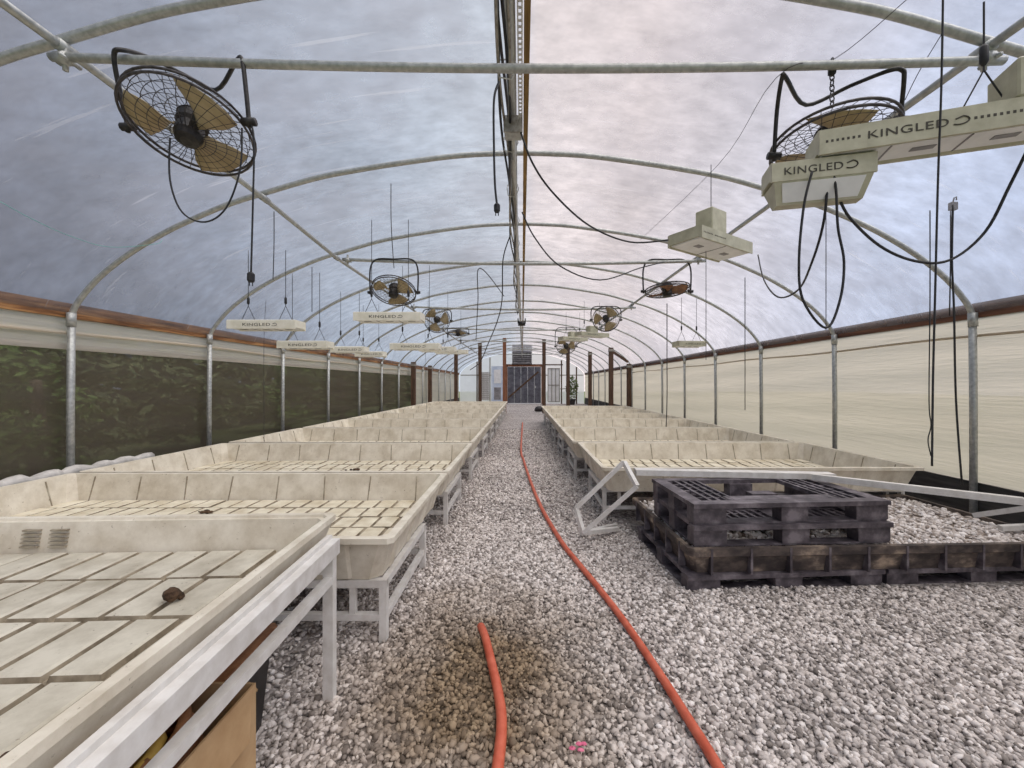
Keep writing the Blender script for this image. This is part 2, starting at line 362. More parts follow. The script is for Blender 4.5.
q = MB(); q.box(-2.05,-1.55,YF-.12,YF-.1,.3,1.2); q.build('door_panel', M['grey_box'], w2)
q = MB(); q.box(1.9,2.75,YF-.1,YF-.06,.15,2.6); w3 = struct(q.build('window_2', M['lens']))
q = MB()
for k in range(4): q.bar((1.9+.283*k,YF-.12,.15),(1.9+.283*k,YF-.12,2.6),.05)
for k in range(3): q.bar((1.9,YF-.12,.15+1.22*k),(2.75,YF-.12,.15+1.22*k),.05)
q.build('window_frame', M['rust_galv'], w3)
# louvred exhaust box over the door
ex = empty('exhaust_fan_box', 'square grey louvred exhaust fan box above the far door', 'exhaust fan', (0, YF-.35, 2.9))
q = MB(); q.box(-.72,.72,0,.30,0,.05); q.box(-.72,.72,0,.30,1.35,1.4); q.box(-.72,-.66,0,.3,0,1.4); q.box(.66,.72,0,.3,0,1.4); q.box(-.7,.7,.26,.3,0,1.4); q.build('housing', M['grey_box'], ex)
q = MB()
for k in range(9): q.add([(-.66,.02,.10+.14*k),(.66,.02,.10+.14*k),(.66,.10,.19+.14*k),(-.66,.10,.19+.14*k)], [(0,1,2,3)]); q.add([(-.66,.028,.10+.14*k),(.66,.028,.10+.14*k),(.66,.108,.19+.14*k),(-.66,.108,.19+.14*k)], [(3,2,1,0)])
q.build('louvre', M['grey_box'], ex)

# ------------------------------------------------------------------ roof hoops and pipes
hoopY = [2.3 + 1.83*i for i in range(15)]
hp = empty('roof_hoop', '', 'greenhouse hoop', (0, hoopY[0], 0), 0, 'curved steel roof hoops')
q = MB(); q.tube(arch_pts, .026, 10); q.build('arch', M['galv'], hp, True)
for sg in (-1, 1):
    q = MB(); q.tube([(sg*WX,0,0),(sg*WX,0,1.2),(sg*4.56,0,2.16)], .031, 10); q.build('post', M['galv'], hp, True)
q = Split()
for sg in (-1, 1): q.tube([(sg*4.565,0,2.03),(sg*4.56,0,2.17)], .038, 10)
q.build('sleeve', M['galv'], hp, True)
for i, y in enumerate(hoopY):
    lab = 'curved grey steel roof hoop, %s from the camera, standing on two wall posts' % ORD[i]
    if i == 0: hp['label'] = lab
    else: dup(hp, (0, y, 0), label=lab)
for sg, side in ((-1,'left'),(1,'right')):
    pts = []
    for i, y in enumerate([-1.2]+hoopY):
        x = 2.6 if sg > 0 else (2.57 + .14*min(1, max(0,(y-3.5)/2.4)))
        z = np.interp(x, [a for a,_ in prof], [c for _,c in prof]) - .058
        pts.append((sg*x, y, z))
    p = empty('purlin_pipe', 'long grey pipe running lengthwise under the %s slope of the roof' % side, 'pipe', pts[0])
    o = Vector(pts[0])
    q = MB(); q.tube([Vector(a)-o for a in pts], .025, 10); q.build('pipe', M['galv'], p, True)
    for a in pts[1:]:
        v = Vector(a)-o; q = MB(); q.tube([v+Vector((0,-.05,0)), v+Vector((0,.05,0))], .034, 10); q.tube([v+Vector((0,0,-.03)), v+Vector((0,0,.07))], .012, 6)
        q.build('clamp', M['galv'], p, True)
for i in range(7):
    y = 2.3 + 3.66*i
    p = empty('cross_pipe', 'horizontal grey cross pipe spanning the roof, %s from the camera' % ORD[i], 'pipe', (0, y-.03 if i==0 else y, 3.25), 0, 'horizontal cross pipes')
    q = MB(); q.tube(spline([(-2.62,0,.02),(-1.3,0,-.025),(0,0,-.045),(1.3,0,-.035),(2.68,0,0)],5), .024, 10); q.build('pipe', M['galv'], p, True)
    for sx_ in (-2.55, 2.58):
        q = MB(); q.tube([(sx_-.03,0,0.01),(sx_+.03,0,0.01)], .036, 10); q.tube([(sx_,.01,-.05),(sx_,.01,.09)], .014, 6); q.tube([(sx_+.03,-.05,0),(sx_+.03,.06,0.0)], .012, 6)
        q.build('clamp', M['galv'], p, True)
# ridge
q = MB(); q.box(.012,.05,-1.2,YF-.2,3.58,3.73); tag(q.build('ridge_board', M['ridge_wood']), 'yellowish timber board running along under the roof ridge', 'board')
q = MB(); q.tube([(-.075,-1.2,3.63),(-.075,2.6,3.61),(-.09,5,3.56),(-.07,9,3.5),(-.04,14,3.47),(0,YF-.3,3.35)], .036, 12); tag(q.build('ridge_conduit', M['strap'], smooth=True), 'grey conduit pipe hanging beside the timber ridge board', 'conduit')
cb = empty('cable_bundle', 'bundle of dark cables tied along the ridge conduit', 'cables', (-.10,-1.2,3.55))
for k in range(5):
    q = MB(); pts = []
    for i in range(60):
        y = i*.22; pts.append((math.sin(i*.55+k*1.3)*.018 + (k-2)*.014 - .02, y, math.cos(i*.5+k*1.7)*.022-.02-.015*(k%2) - .02*y*.12))
    q.tube(spline(pts,2), .010, 6); q.build('cable', [M['black'],M['rust_galv'],M['wire'],M['black'],M['rust_galv']][k], cb, True)
q = Split()
for k in range(14):
    y = .5+k*.85; q.tube([(-.055,y,.045),(.05,y,.05),(.065,y,-.0),(0.03,y,-.085),(-.05,y,-.07),(-.06,y,0),(-.055,y,.045)], .005, 5)
q.build('tie', M['strap'], cb, True)
# perforated strap
q = MB()
x0, zz = -.012, 3.505
for k in range(60):
    y = .9+k*.04; q.box(x0-.016,x0-.008,y,y+.04,zz,zz+.004); q.box(x0+.008,x0+.016,y,y+.04,zz,zz+.004); q.box(x0-.008,x0+.008,y,y+.016,zz,zz+.004)
tag(q.build('perforated_strap', M['strap']), 'perforated zinc strap under the ridge beside the cables', 'strap')
jb = empty('junction_box', 'small grey junction box clamped below the ridge conduit', 'junction box', (-.07,3.25,3.5))
q = MB(); q.box(-.07,.07,-.06,.06,-.08,.04); q.build('box', M['galv'], jb, bevel=.008)
q = MB(); q.tube([(.0,.06,-.03),(0,.2,-.02),(0,.5,.02)], .02, 8); q.build('conduit_elbow', M['strap'], jb, True)
q = MB(); q.box(-.075,.075,-.072,-.06,-.085,.045); q.build('lid', M['rust_galv'], jb)
# second conduit drum far down the ridge
q = MB(); q.tube([(-.12,12.5,3.3),(.1,12.5,3.3)], .07, 10); q.tube([(-.12,12.5,3.3),(-.12,12.5,3.46)], .02, 6); q.tube([(.1,12.5,3.3),(.1,12.5,3.46)], .02, 6); tag(q.build('ridge_pulley', M['black_metal'], smooth=True), 'dark drum hanging from the ridge far down the aisle', 'pulley')

# ------------------------------------------------------------------ flood trays
TL, TD, TH = 3.55, 1.90, .26
def chamfer_rect(L, D, ins, ch, z):
    x = L/2-ins; y = D/2-ins; c = ch
    return [(-x+c,-y,z),(x-c,-y,z),(x,-y+c,z),(x,y-c,z),(x-c,y,z),(-x+c,y,z),(-x,y-c,z),(-x,-y+c,z)]
def tray_shell(L, D, H, floor_h):
    q = MB()
    q.loft([chamfer_rect(L,D,.10,.06,0), chamfer_rect(L,D,.035,.05,H-.035), chamfer_rect(L,D,0,.03,H-.03), chamfer_rect(L,D,0,.03,H), chamfer_rect(L,D,.05,.04,H), chamfer_rect(L,D,.056,.045,H-.02), chamfer_rect(L,D,.115,.06,floor_h)])
    # outside ribs
    def rib(a, b_, w, dpt, nrm):
        a = Vector(a); b_ = Vector(b_); nrm = Vector(nrm); tdir = (b_-a).cross(nrm).normalized()
        q.add([a-tdir*w, a+tdir*w, b_+tdir*w, b_-tdir*w, a-tdir*w*.6+nrm*dpt, a+tdir*w*.6+nrm*dpt, b_+tdir*w*.6+nrm*dpt, b_-tdir*w*.6+nrm*dpt], [(3,2,1,0),(4,5,6,7),(0,1,5,4),(1,2,6,5),(2,3,7,6),(3,0,4,7)])
    nx = 8
    for k in range(nx):
        x = -L/2+.3+(L-.6)*k/(nx-1)
        for sg in (-1,1): rib((x,sg*(D/2-.10),.01),(x,sg*(D/2-.038),H-.04),.05,.016,(0,sg,0))
    for k in range(4):
        y = -D/2+.3+(D-.6)*k/3
        for sg in (-1,1): rib((sg*(L/2-.10),y,.01),(sg*(L/2-.038),y,H-.04),.05,.016,(sg,0,0))
    return q
def tray_seams(q, L, D, H, fh):
    nx = 8
    for k in range(nx):
        x = -L/2+.28+(L-.56)*k/(nx-1)
        for sg in (-1,1):
            q.bar((x+.012*(k%3-1), sg*(D/2-.113), fh),(x, sg*(D/2-.0575), H-.022), .010, .010, (0,sg,0))
    for k in range(4):
        y = -D/2+.3+(D-.6)*k/3
        for sg in (-1,1): q.bar((sg*(L/2-.113), y, fh),(sg*(L/2-.0575), y, H-.022), .010, .010, (sg,0,0))
def tray_tiles(L, D, z, tx=.157, ty=.257, hgt=.014, ins=.125, g=.009, bv=.012, stag=.03):
    # one continuous moulded sheet: raised tiles with soiled grooves between
    q = MB(); nx = int((L-2*ins)/tx); ny = int((D-2*ins)/ty); dx_ = (L-2*ins)/nx; dy_ = (D-2*ins)/ny
    xs = []; ys_ = []
    for i in range(nx):
        a = -L/2+ins+i*dx_; xs += [(a+g,0),(a+g+bv*.35,.75),(a+g+bv,1),(a+dx_-g-bv,1),(a+dx_-g-bv*.35,.75),(a+dx_-g,0)]
    for j in range(ny):
        a = -D/2+ins+j*dy_; ys_ += [(a+g,0,j),(a+g+bv*.35,.75,j),(a+g+bv,1,j),(a+dy_-g-bv,1,j),(a+dy_-g-bv*.35,.75,j),(a+dy_-g,0,j)]
    rg = random.Random(4); tl = [[rg.uniform(-.0025,.0025) for _ in range(nx)] for _ in range(ny)]
    nX = len(xs)
    for (y, hy, j) in ys_:
        for i,(x, hx) in enumerate(xs):
            hh = min(hx,hy); q.v.append((x+(stag*(j%2)-stag/2), y, z+hgt*hh+(tl[j][i//6] if hh>0 else 0)))
    gro = []; til = []
    for b_ in range(len(ys_)-1):
        for a in range(nX-1):
            f = (b_*nX+a, b_*nX+a+1, (b_+1)*nX+a+1, (b_+1)*nX+a)
            low = (a%6==5) or (b_%6==5) or (a%6 in (0,4)) or (b_%6 in (0,4))
            (gro if low else til).append(f)
    q.f = til; q.mark(1); q.f = til+gro
    q.marks = [(len(til),1)]
    return q
def make_tray(label, loc, group):
    t_ = empty('flood_tray', label, 'growing tray', loc, 0, group)
    q = tray_shell(TL,TD,TH,.022); q.mark(1); tray_seams(q,TL,TD,TH,.022); q.build('tray_shell', [M['tray'],M['seam']], t_)
    tray_tiles(TL,TD,.024).build('tray_floor', [M['tray_floor'],M['groove']], t_)
    return t_
SH = .35
def make_stand(label, loc, group):
    s = empty('tray_stand', label, 'stand', loc, 0, group); L, D, w = 3.45, .90, .042
    for sx_ in (-1,-.33,.33,1):
        for sy in (-1,1):
            q = MB(); q.box(sx_*L/2-w/2, sx_*L/2+w/2, sy*D/2-w/2, sy*D/2+w/2, 0, SH); q.build('leg', M['white_paint'], s)
    q = Split()
    for sy in (-1,1): q.box(-L/2-w/2, L/2+w/2, sy*D/2-w/2+.003, sy*D/2+w/2-.003, SH-.045, SH-.001)
    for sx_ in (-1,-.33,.33,1): q.box(sx_*L/2-w/2+.003, sx_*L/2+w/2-.003, -D/2, D/2, SH-.044, SH-.002)
    q.build('top_rail', M['white_paint'], s)
    q = Split()
    for sy in (-1,1): q.bar((-L/2,sy*D/2,.14),(L/2,sy*D/2,.14),w-.006)
    for sx_ in (-1,1): q.bar((sx_*L/2,-D/2,.14),(sx_*L/2,D/2,.14),w-.006)
    q.build('lower_rail', M['white_paint'], s)
    q = Split()
    for sx_ in (-.90,.90,-.6,.6):
        for sy in (-1,1): q.box(sx_*L/2-.017, sx_*L/2+.017, sy*D/2-.015, sy*D/2+.015, .14, SH-.03)
    q.build('strut', M['white_paint'], s)
    return s
t0 = s0 = None
NL = 9
for side in ('left','right'):
    for i in range(NL):
        scx = scy = 1
        if side == 'left': x, yf = -.70-TL/2, 1.90+1.99*i
        else: scx = .915; x, yf = .74+TL*scx/2, 3.98+1.97*i
        yc = yf+TD/2
        if side == 'left' and i == 0: scy = .865; yf = 2.205; yc = yf+TD*scy/2
        if side == 'right' and i == 0: x += .06; scy = .95; yc += .05
        if side == 'right' and yf > 15: continue
        lab = 'low cream flood tray in the %s row, %s from the camera' % (side, ORD[i])
        loc = (x, yc, SH+.002)
        if t0 is None: t0 = tr_ = make_tray(lab, loc, 'low cream flood trays')
        else: tr_ = dup(t0, loc, label=lab)
        tr_.scale = (scx, scy, 1)
        lab = 'white tube stand under the %s flood tray of the %s row' % (ORD[i], side)
        loc = (x-.03 if side=='left' else x+.03, (yf+.10+.45 if side == 'left' else yf+.36+.45) if i == 0 else yf+.28+.45, 0)
        if s0 is None: s0 = st_ = make_stand(lab, loc, 'white tray stands')
        else: st_ = dup(s0, loc, label=lab)
        st_.scale = (scx, 1, 1)

# ------------------------------------------------------------------ high table in the left foreground
HT = empty('grow_table', 'tall white framed grow table with tiled tray in the left foreground', 'table', (-2.75, 1.16, 0))
x1 = 1.90   # aisle side face (local), at world -.85
q = MB(); q.loft([chamfer_rect(3.744,1.58,.06,.03,.645), chamfer_rect(3.744,1.58,.01,.03,.787), chamfer_rect(3.744,1.58,0,.03,.787), chamfer_rect(3.744,1.58,0,.03,.812), chamfer_rect(3.744,1.58,.03,.03,.812), chamfer_rect(3.744,1.58,.034,.03,.80), chamfer_rect(3.744,1.58,.05,.03,.80), chamfer_rect(3.744,1.58,.075,.04,.650)])
q.mark(1)
for k in range(2):
    for j in range(5): q.box(.39+.13*k,.47+.13*k,.708+.003*j,.722+.003*j,.690+.018*j,.697+.018*j)
q.v = [(x*.957+.08,y,z) for x,y,z in q.v]; q.build('tray_shell', [M['tray'],M['seam']], HT)
q = tray_tiles(3.744,1.58,.652,.157,.262,.020,.078,.007,.014); q.v = [(x*.957+.08,y,z) for x,y,z in q.v]; q.build('tray_floor', [M['table_floor'],M['groove']], HT)
q = MB(); q.box(1.878,1.935,-.72,.652,.722,.735); q.box(1.922,1.934,-.72,.652,.668,.7225); q.box(1.878,1.9,-.72,.652,.7345,.752); q.build('side_rail', M['white_paint'], HT)
q = Split(); q.box(-1.70,1.875,.61,.65,.585,.64); q.box(-1.70,1.875,-.70,-.66,.585,.64)
for k in range(5): q.box(-1.66+.8*k,-1.62+.8*k,-.655,.605,.60,.641)
q.build('under_rail', M['white_paint'], HT)
for sx_ in (-1.70,1.874):
    for sy in (-.68,.63):
        q = MB(); q.box(sx_,sx_+.045,sy-.02,sy+.022,0,.721); q.build('leg', M['white_paint'], HT)
q = MB(); q.bar((1.9,-.70,.568),(1.9,.625,.558),.034,.036); q.build('side_brace', M['white_paint'], HT)
HT.rotation_euler = (0,0,R(2.4))

# things on and under the table
q = MB()
def blob(q, c, r, seed, sq=(1,1,1), n=7, m_=5):
    rg = random.Random(seed); loops = []
    for i in range(m_):
        th = math.pi*(i+.5)/m_; loops.append([(c[0]+r*sq[0]*math.sin(th)*math.cos(2*math.pi*k/n)*rg.uniform(.75,1.2), c[1]+r*sq[1]*math.sin(th)*math.sin(2*math.pi*k/n)*rg.uniform(.75,1.2), c[2]-r*sq[2]*math.cos(th)) for k in range(n)])
    q.loft(loops)
blob(q, (0,0,.024), .026, 3); blob(q,(.02,.015,.012),.014,4)
tag(q.build('soil_clump', M['dirt'], loc=(-1.25,1.455,.675)), 'small brown clump of soil lying on the tiled table tray', 'soil')
q = MB()
for k in range(70):
    a = random.gauss(0,.04); b_ = random.gauss(0,.085); blob(q,(a+b_*.12,b_,.002),random.uniform(.004,.012),k,(1,1,.7),5,3)
tag(q.build('soil_crumbs', M['dirt'], loc=(-.985,.90,.676)), 'dark soil crumbs spilled on the near corner of the tiled table', 'soil', kind='stuff')
specks = [(-1.5,4.9),(-1.9,4.7),(-2.6,2.9),(-1.75,3.2)]
for i,(a,b_) in enumerate(((-2.62,3.35),(-2.05,5.0))):
    q = MB()
    for k in range(9): blob(q,(random.gauss(0,.05),random.gauss(0,.03),.008),random.uniform(.008,.022),k+40*i,(1.4,1,.6),6,4)
    tag(q.build('soil_crumbs', M['dirt'], loc=(a,b_,SH+.045)), ('dark dirt lumps on the floor of the first low flood tray', 'dark dirt lumps on the floor of the second low flood tray')[i], 'soil', kind='stuff')

bx = empty('cardboard_box', 'open brown cardboard box of coiled hoses under the tall table', 'box', (-1.12, 1.12, 0))
q = MB(); th = .006
q.box(-.22,.22,-.26,.26,0,th); q.box(-.22,-.22+th,-.26,.26,th,.44); q.box(.22-th,.22,-.26,.26,th,.44); q.box(-.22+th,.22-th,-.26,-.26+th,th,.44); q.box(-.22+th,.22-th,.26-th,.26,th,.44); q.build('carton', M['cardboard'], bx)
for a, b_, c_, d_ in (((.217,-.25,.44),(.217,.24,.44),(.235,.20,.29),(.24,-.2,.30)), ((-.2,.257,.44),(.2,.257,.44),(.18,.33,.36),(-.18,.33,.36)), ((-.217,-.25,.44),(-.217,.25,.44),(-.28,.2,.37),(-.28,-.2,.37))):
    q = MB(); v = [Vector(p) for p in (a,b_,c_,d_)]; nn = (v[1]-v[0]).cross(v[3]-v[0]).normalized()*.004
    q.add([p-nn for p in v]+[p+nn for p in v], [(3,2,1,0),(4,5,6,7),(0,1,5,4),(1,2,6,5),(2,3,7,6),(3,0,4,7)]); q.build('flap', M['cardboard'], bx)
for k, (mt, lab, cx, z0, nt) in enumerate((('brown_hose','coil of brown hose heaped in the cardboard box',.03,.27,5),('yellow_hose','yellow hose loops lying in the cardboard box beside the brown coil',-.02,.34,3))):
    q = MB(); pts = []
    for i in range(nt*16):
        a = i*2*math.pi/16; rr = .13+.03*math.sin(i*.37+k); pts.append((cx+rr*math.cos(a)*.95, (.02-.10*k)+rr*math.sin(a)*1.15, z0+.036*i/16+.02*math.sin(a*2+k)))
    q.tube(pts, .017, 7); tag(q.build('coiled_hose', M[mt], smooth=True, loc=(-1.12,1.12,0)), lab, 'hose')
tt = empty('storage_tote', 'dark plastic tote behind the cardboard box under the table', 'tote', (-1.265, 1.60, 0))
q = MB(); q.loft([chamfer_rect(.40,.34,.03,.03,0),chamfer_rect(.40,.34,0,.03,.38),chamfer_rect(.40,.34,.012,.03,.38),chamfer_rect(.40,.34,.04,.03,.02)]); q.build('bin', M['tote'], tt)
q = MB(); q.loft([chamfer_rect(.43,.37,0,.03,.38),chamfer_rect(.43,.37,0,.03,.405),chamfer_rect(.43,.37,.02,.03,.41)]); q.build('lid', M['brown_hose'], tt)

# ------------------------------------------------------------------ pallets and gravel tray on the right
def make_pallet(L, D, H, hollow=False):
    p = empty('plastic_pallet', '', 'pallet')
    q = MB(); dt = .032; bw_ = .15
    # deck: frame members + lattice slats
    z0, z1 = H-dt, H
    q.box(-L/2,L/2,-D/2,-D/2+.09,z0,z1); q.box(-L/2,L/2,D/2-.09,D/2,z0,z1); hollow or q.box(-L/2,L/2,-.05,.05,z0,z1)
    for x in ((-L/2+.05, L/2-.05) if hollow else (-L/2+.07, 0, L/2-.07)): q.box(x-.05,x+.05,-D/2+.002,D/2-.002,z0+.001,z1-.001)
    nsl = 8
    for k in range(nsl):
        for a, b_ in ((-L/2+.14,-.07),(.07,L/2-.14)):
            x = a+(b_-a)*(k+.5)/nsl
            if hollow and abs(x) < L/2-.36: continue
            q.box(x-.012,x+.012,-D/2+.05,D/2-.05,z0+.006,z1-.002)
    for k in range(5):
        y = -D/2+.09+(D-.18)*(k+1)/6; 
        if hollow: q.box(-L/2+.02,-L/2+.36,y-.008,y+.008,z0+.008,z1-.008); q.box(L/2-.36,L/2-.02,y-.008,y+.008,z0+.008,z1-.008)
        else: q.box(-L/2+.02,L/2-.02,y-.008,y+.008,z0+.008,z1-.008)
    if hollow: q.box(-L/2+.35,-L/2+.37,-D/2+.05,D/2-.05,z0,z1-.001); q.box(L/2-.37,L/2-.35,-D/2+.05,D/2-.05,z0,z1-.001); q.box(-L/2+.3,L/2-.3,-D/2+.1,-D/2+.2,z0+.002,z1-.002)
    q.build('deck', M['pallet'], p)
    for x in (-L/2+.125, .02, L/2-.125):
        for y in (-D/2+.07, 0, D/2-.07):
            q = MB(); bw2 = .12 if abs(x) > .1 else .10; q.box(x-bw2,x+bw2,y-.05,y+.05,.012,z0); q.build('block', M['pallet'], p)
    q = Split()
    for y in (-D/2+.07, 0, D/2-.07): q.box(-L/2+.01,L/2-.01,y-.045,y+.045,0,.012)
    for x in (-L/2+.07, L/2-.07): q.box(x-.055,x+.055,-D/2+.12,D/2-.12,.0005,.0115)
    q.build('runner', M['pallet'], p)
    return p
pg = make_pallet(1.46, 1.0, .12)
pg.location = (1.84, 3.37, 0); pg.rotation_euler = (0,0,R(4)); pg['label'] = 'black plastic pallet flat on the gravel under the left part of the soiled tray'; pg['group'] = 'black plastic pallets'
p2 = dup(pg, (3.33, 3.46, 0), R(3), 'black plastic pallet flat on the gravel under the right part of the soiled tray')
pu = make_pallet(1.46, .78, .152); pu.location = (1.91, 3.27, .305); pu.rotation_euler = (0,0,R(3)); pu['label'] = 'lower of two stacked black pallets resting on the gravel-filled tray'; pu['group'] = 'black plastic pallets'
p3 = make_pallet(1.46, .78, .152, True); p3.location = (1.905, 3.28, .458); p3.rotation_euler = (0,0,R(3.6)); p3['label'] = 'upper of two stacked black pallets on the gravel-filled tray, deck open in the middle'; p3['group'] = 'black plastic pallets'
dtray = empty('soiled_tray', 'wide shallow black tray full of gravel on two black pallets', 'tray', (2.56, 3.53, .121), R(2.3))
DL, DD, DH = 2.86, 1.30, .185
q = MB(); q.loft([chamfer_rect(DL,DD,.05,.03,0),chamfer_rect(DL,DD,.025,.03,.115),chamfer_rect(DL,DD,0,.03,.13),chamfer_rect(DL,DD,0,.03,DH),chamfer_rect(DL,DD,.035,.03,DH),chamfer_rect(DL,DD,.06,.03,.05)])
q.build('tray_shell', M['dark_tray'], dtray)
q = Split()
for k in range(10):
    x = -DL/2+.16+(DL-.32)*k/9
    q.box(x-.008,x+.008,-DD/2-.004,-DD/2+.045,.005,.182)
for k in range(5):
    y = -DD/2+.16+(DD-.32)*k/4; q.box(-DL/2-.004,-DL/2+.045,y-.008,y+.008,.005,.182)
q.build('rib', M['pallet'], dtray)

# ---- gravel
ico_v = []
ph = (1+5**.5)/2
for a in (-1,1):
    for b_ in (-ph,ph): ico_v += [(0,a,b_),(a,b_,0),(b_,0,a)]
bm = bmesh.new(); bmesh.ops.create_icosphere(bm, subdivisions=1, radius=1); bm.verts.ensure_lookup_table()
IV = np.array([v.co[:] for v in bm.verts]); IF = np.array([[v.index for v in f.verts] for f in bm.faces]); bm.free()
rng = np.random.default_rng(5)
def stones(name, pos, size, mat, label, zbase=0):
    n = len(pos); nv = len(IV)
    sc = size[:,None]*rng.uniform(.5,1.45,(n,3))*np.array([1,1,.75])
    V = IV[None]*sc[:,None,:]*(1+rng.uniform(-.34,.30,(n,nv,1)))
    a = rng.uniform(0,2*np.pi,n); c, s_ = np.cos(a), np.sin(a); ti = rng.normal(0,.35,n); ct, st = np.cos(ti), np.sin(ti)
    y = V[...,1]*ct[:,None]-V[...,2]*st[:,None]; z = V[...,1]*st[:,None]+V[...,2]*ct[:,None]; x = V[...,0]
    X = x*c[:,None]-y*s_[:,None]; Y = x*s_[:,None]+y*c[:,None]
    V = np.stack([X,Y,z],-1)+pos[:,None,:]
    F = (IF[None]+ (np.arange(n)*nv)[:,None,None]).reshape(-1,3)
    me = bpy.data.meshes.new(name); me.vertices.add(n*nv); me.vertices.foreach_set('co', V.reshape(-1).astype(np.float32))
    me.loops.add(len(F)*3); me.loops.foreach_set('vertex_index', F.reshape(-1).astype(np.int32))
    me.polygons.add(len(F)); me.polygons.foreach_set('loop_start', np.arange(len(F),dtype=np.int32)*3)
    me.update(); me.validate(); me.materials.append(mat)
    o = bpy.data.objects.new(name, me); C.objects.link(o); return tag(o, label, 'gravel', kind='stuff')
def scatter(x0,x1,y0,y1,dens):
    n = int((x1-x0)*(y1-y0)*dens); return np.c_[rng.uniform(x0,x1,n), rng.uniform(y0,y1,n), np.zeros(n)]
P = np.r_[scatter(-1.15,1.1,1.35,4.2,4800), scatter(1.1,3.75,1.35,2.9,4800), scatter(-1.1,1.0,4.2,8,2200), scatter(-.8,.9,8,13,700), scatter(-2.6,-1.15,1.9,3.6,1200)]
P[:,2] = rng.uniform(.0,.012,len(P))
stones('gravel', P, rng.uniform(.007,.0165,len(P))*(1+.03*P[:,1]), M['stone'], 'loose grey crushed stone covering the aisle and ground')
ang = R(2.3); n = 5200
L_ = np.c_[rng.uniform(-DL/2+.06,DL/2-.06,n), rng.uniform(-DD/2+.06,DD/2-.06,n)]
P = np.c_[2.56+L_[:,0]*math.cos(ang)-L_[:,1]*math.sin(ang), 3.53+L_[:,0]*math.sin(ang)+L_[:,1]*math.cos(ang), np.full(n,.276)+rng.uniform(-.008,.008,n)]
stones('tray_gravel', P, rng.uniform(.012,.024,n), M['bed_stone'], 'gravel and dirt filling the wide black tray')
q = MB(); q.box(-DL/2+.05,DL/2-.05,-DD/2+.05,DD/2-.05,.055,.150); q.build('soil_bed', mottled('tray_soil',(.10,.075,.055),(.26,.21,.17),20,.95,0,.4), dtray)

# white frames lying about the pallets
fr = empty('tipped_stand', 'white tube stand tipped against the left end of the black pallets', 'stand', (0,0,0))
A=Vector((.50,3.78,.30)); B=Vector((.93,3.72,.74)); Cc=Vector((1.00,3.55,.56)); D_=Vector((.555,3.70,.10))
for nm, prs in (('rail', ((A,B),(D_,Cc))), ('end_bar', ((A,D_),(B,Cc))), ('foot_bar', ((D_,Vector((.93,3.95,.05))),(D_+Vector((0,.15,-.06)),Vector((.95,4.1,.03))))) ):
    for a, b_ in prs:
        q = MB(); q.bar(a, b_, .036); q.build(nm, M['white_paint'], fr)
q = MB(); a, b_ = Vector((1.04,3.75,.665)), Vector((2.75,3.62,.655)); q.bar(a,b_,.10,.012); q.bar(a+Vector((-.002,-.047,-.02)),b_+Vector((0,-.047,-.02)),.012,.05); q.bar(a+Vector((0,.047,-.02)),b_+Vector((0,.047,-.02)),.012,.05)
tag(q.build('steel_channel', M['white_paint']), 'flat white channel lying across the back of the upper black pallet', 'channel')
q = MB(); q.bar((2.5,3.52,.655),(3.42,2.78,.655),.05,.04); q.bar((2.5,3.52,.63),(3.42,2.78,.63),.05,.008); tag(q.build('metal_bar', M['white_paint']), 'long white bar slanting from the pallet corner to the right edge', 'bar')
fr = empty('folded_frame', 'folded white tube frame lying over the right end of the tray', 'frame', (0,0,0))
for a, b_ in (((3.86,3.48,.33),(3.95,3.02,.56)),((3.75,3.20,.32),(4.1,3.15,.36)),((3.95,3.02,.56),(4.25,3.1,.60)),((4.1,3.15,.36),(4.25,3.1,.60))):
    q = MB(); q.bar(a,b_,.04); q.build('tube', M['white_paint'], fr)

# ------------------------------------------------------------------ hoses on the ground
hz = .034
q = MB(); q.tube(spline([(0.02,15,hz),(-.02,9,hz),(.03,7.6,hz),(.12,6.0,hz),(.22,4.7,hz),(.346,3.71,hz),(.45,3.2,hz),(.537,2.81,hz),(.615,2.4,hz),(.67,2.01,hz),(.70,1.75,hz),(.725,1.5,hz),(.74,1.1,hz)],8), .021, 10)
tag(q.build('garden_hose', M['hose_red'], smooth=True), 'long red-orange hose running down the middle of the gravel aisle', 'hose')
q = MB(); pts = spline([(-.245,2.42,.012),(-.205,2.28,.034),(-.15,2.05,.036),(-.105,1.85,.036),(-.085,1.70,.036),(-.09,1.5,.034),(-.12,1.1,.034)],8); q.tube(pts, .023, 10)
tag(q.build('buried_hose', M['hose_red'], smooth=True), 'short red hose poking out of the brown stained gravel', 'hose')
q = MB()
for k in range(5): blob(q,(random.gauss(0,.018),random.gauss(0,.014),0),.009,k,(1.5,1,.5))
tag(q.build('plastic_scrap', M['pink'], loc=(.225,1.60,.03)), 'tiny pink plastic scrap lying on gravel between the two hoses', 'scrap')

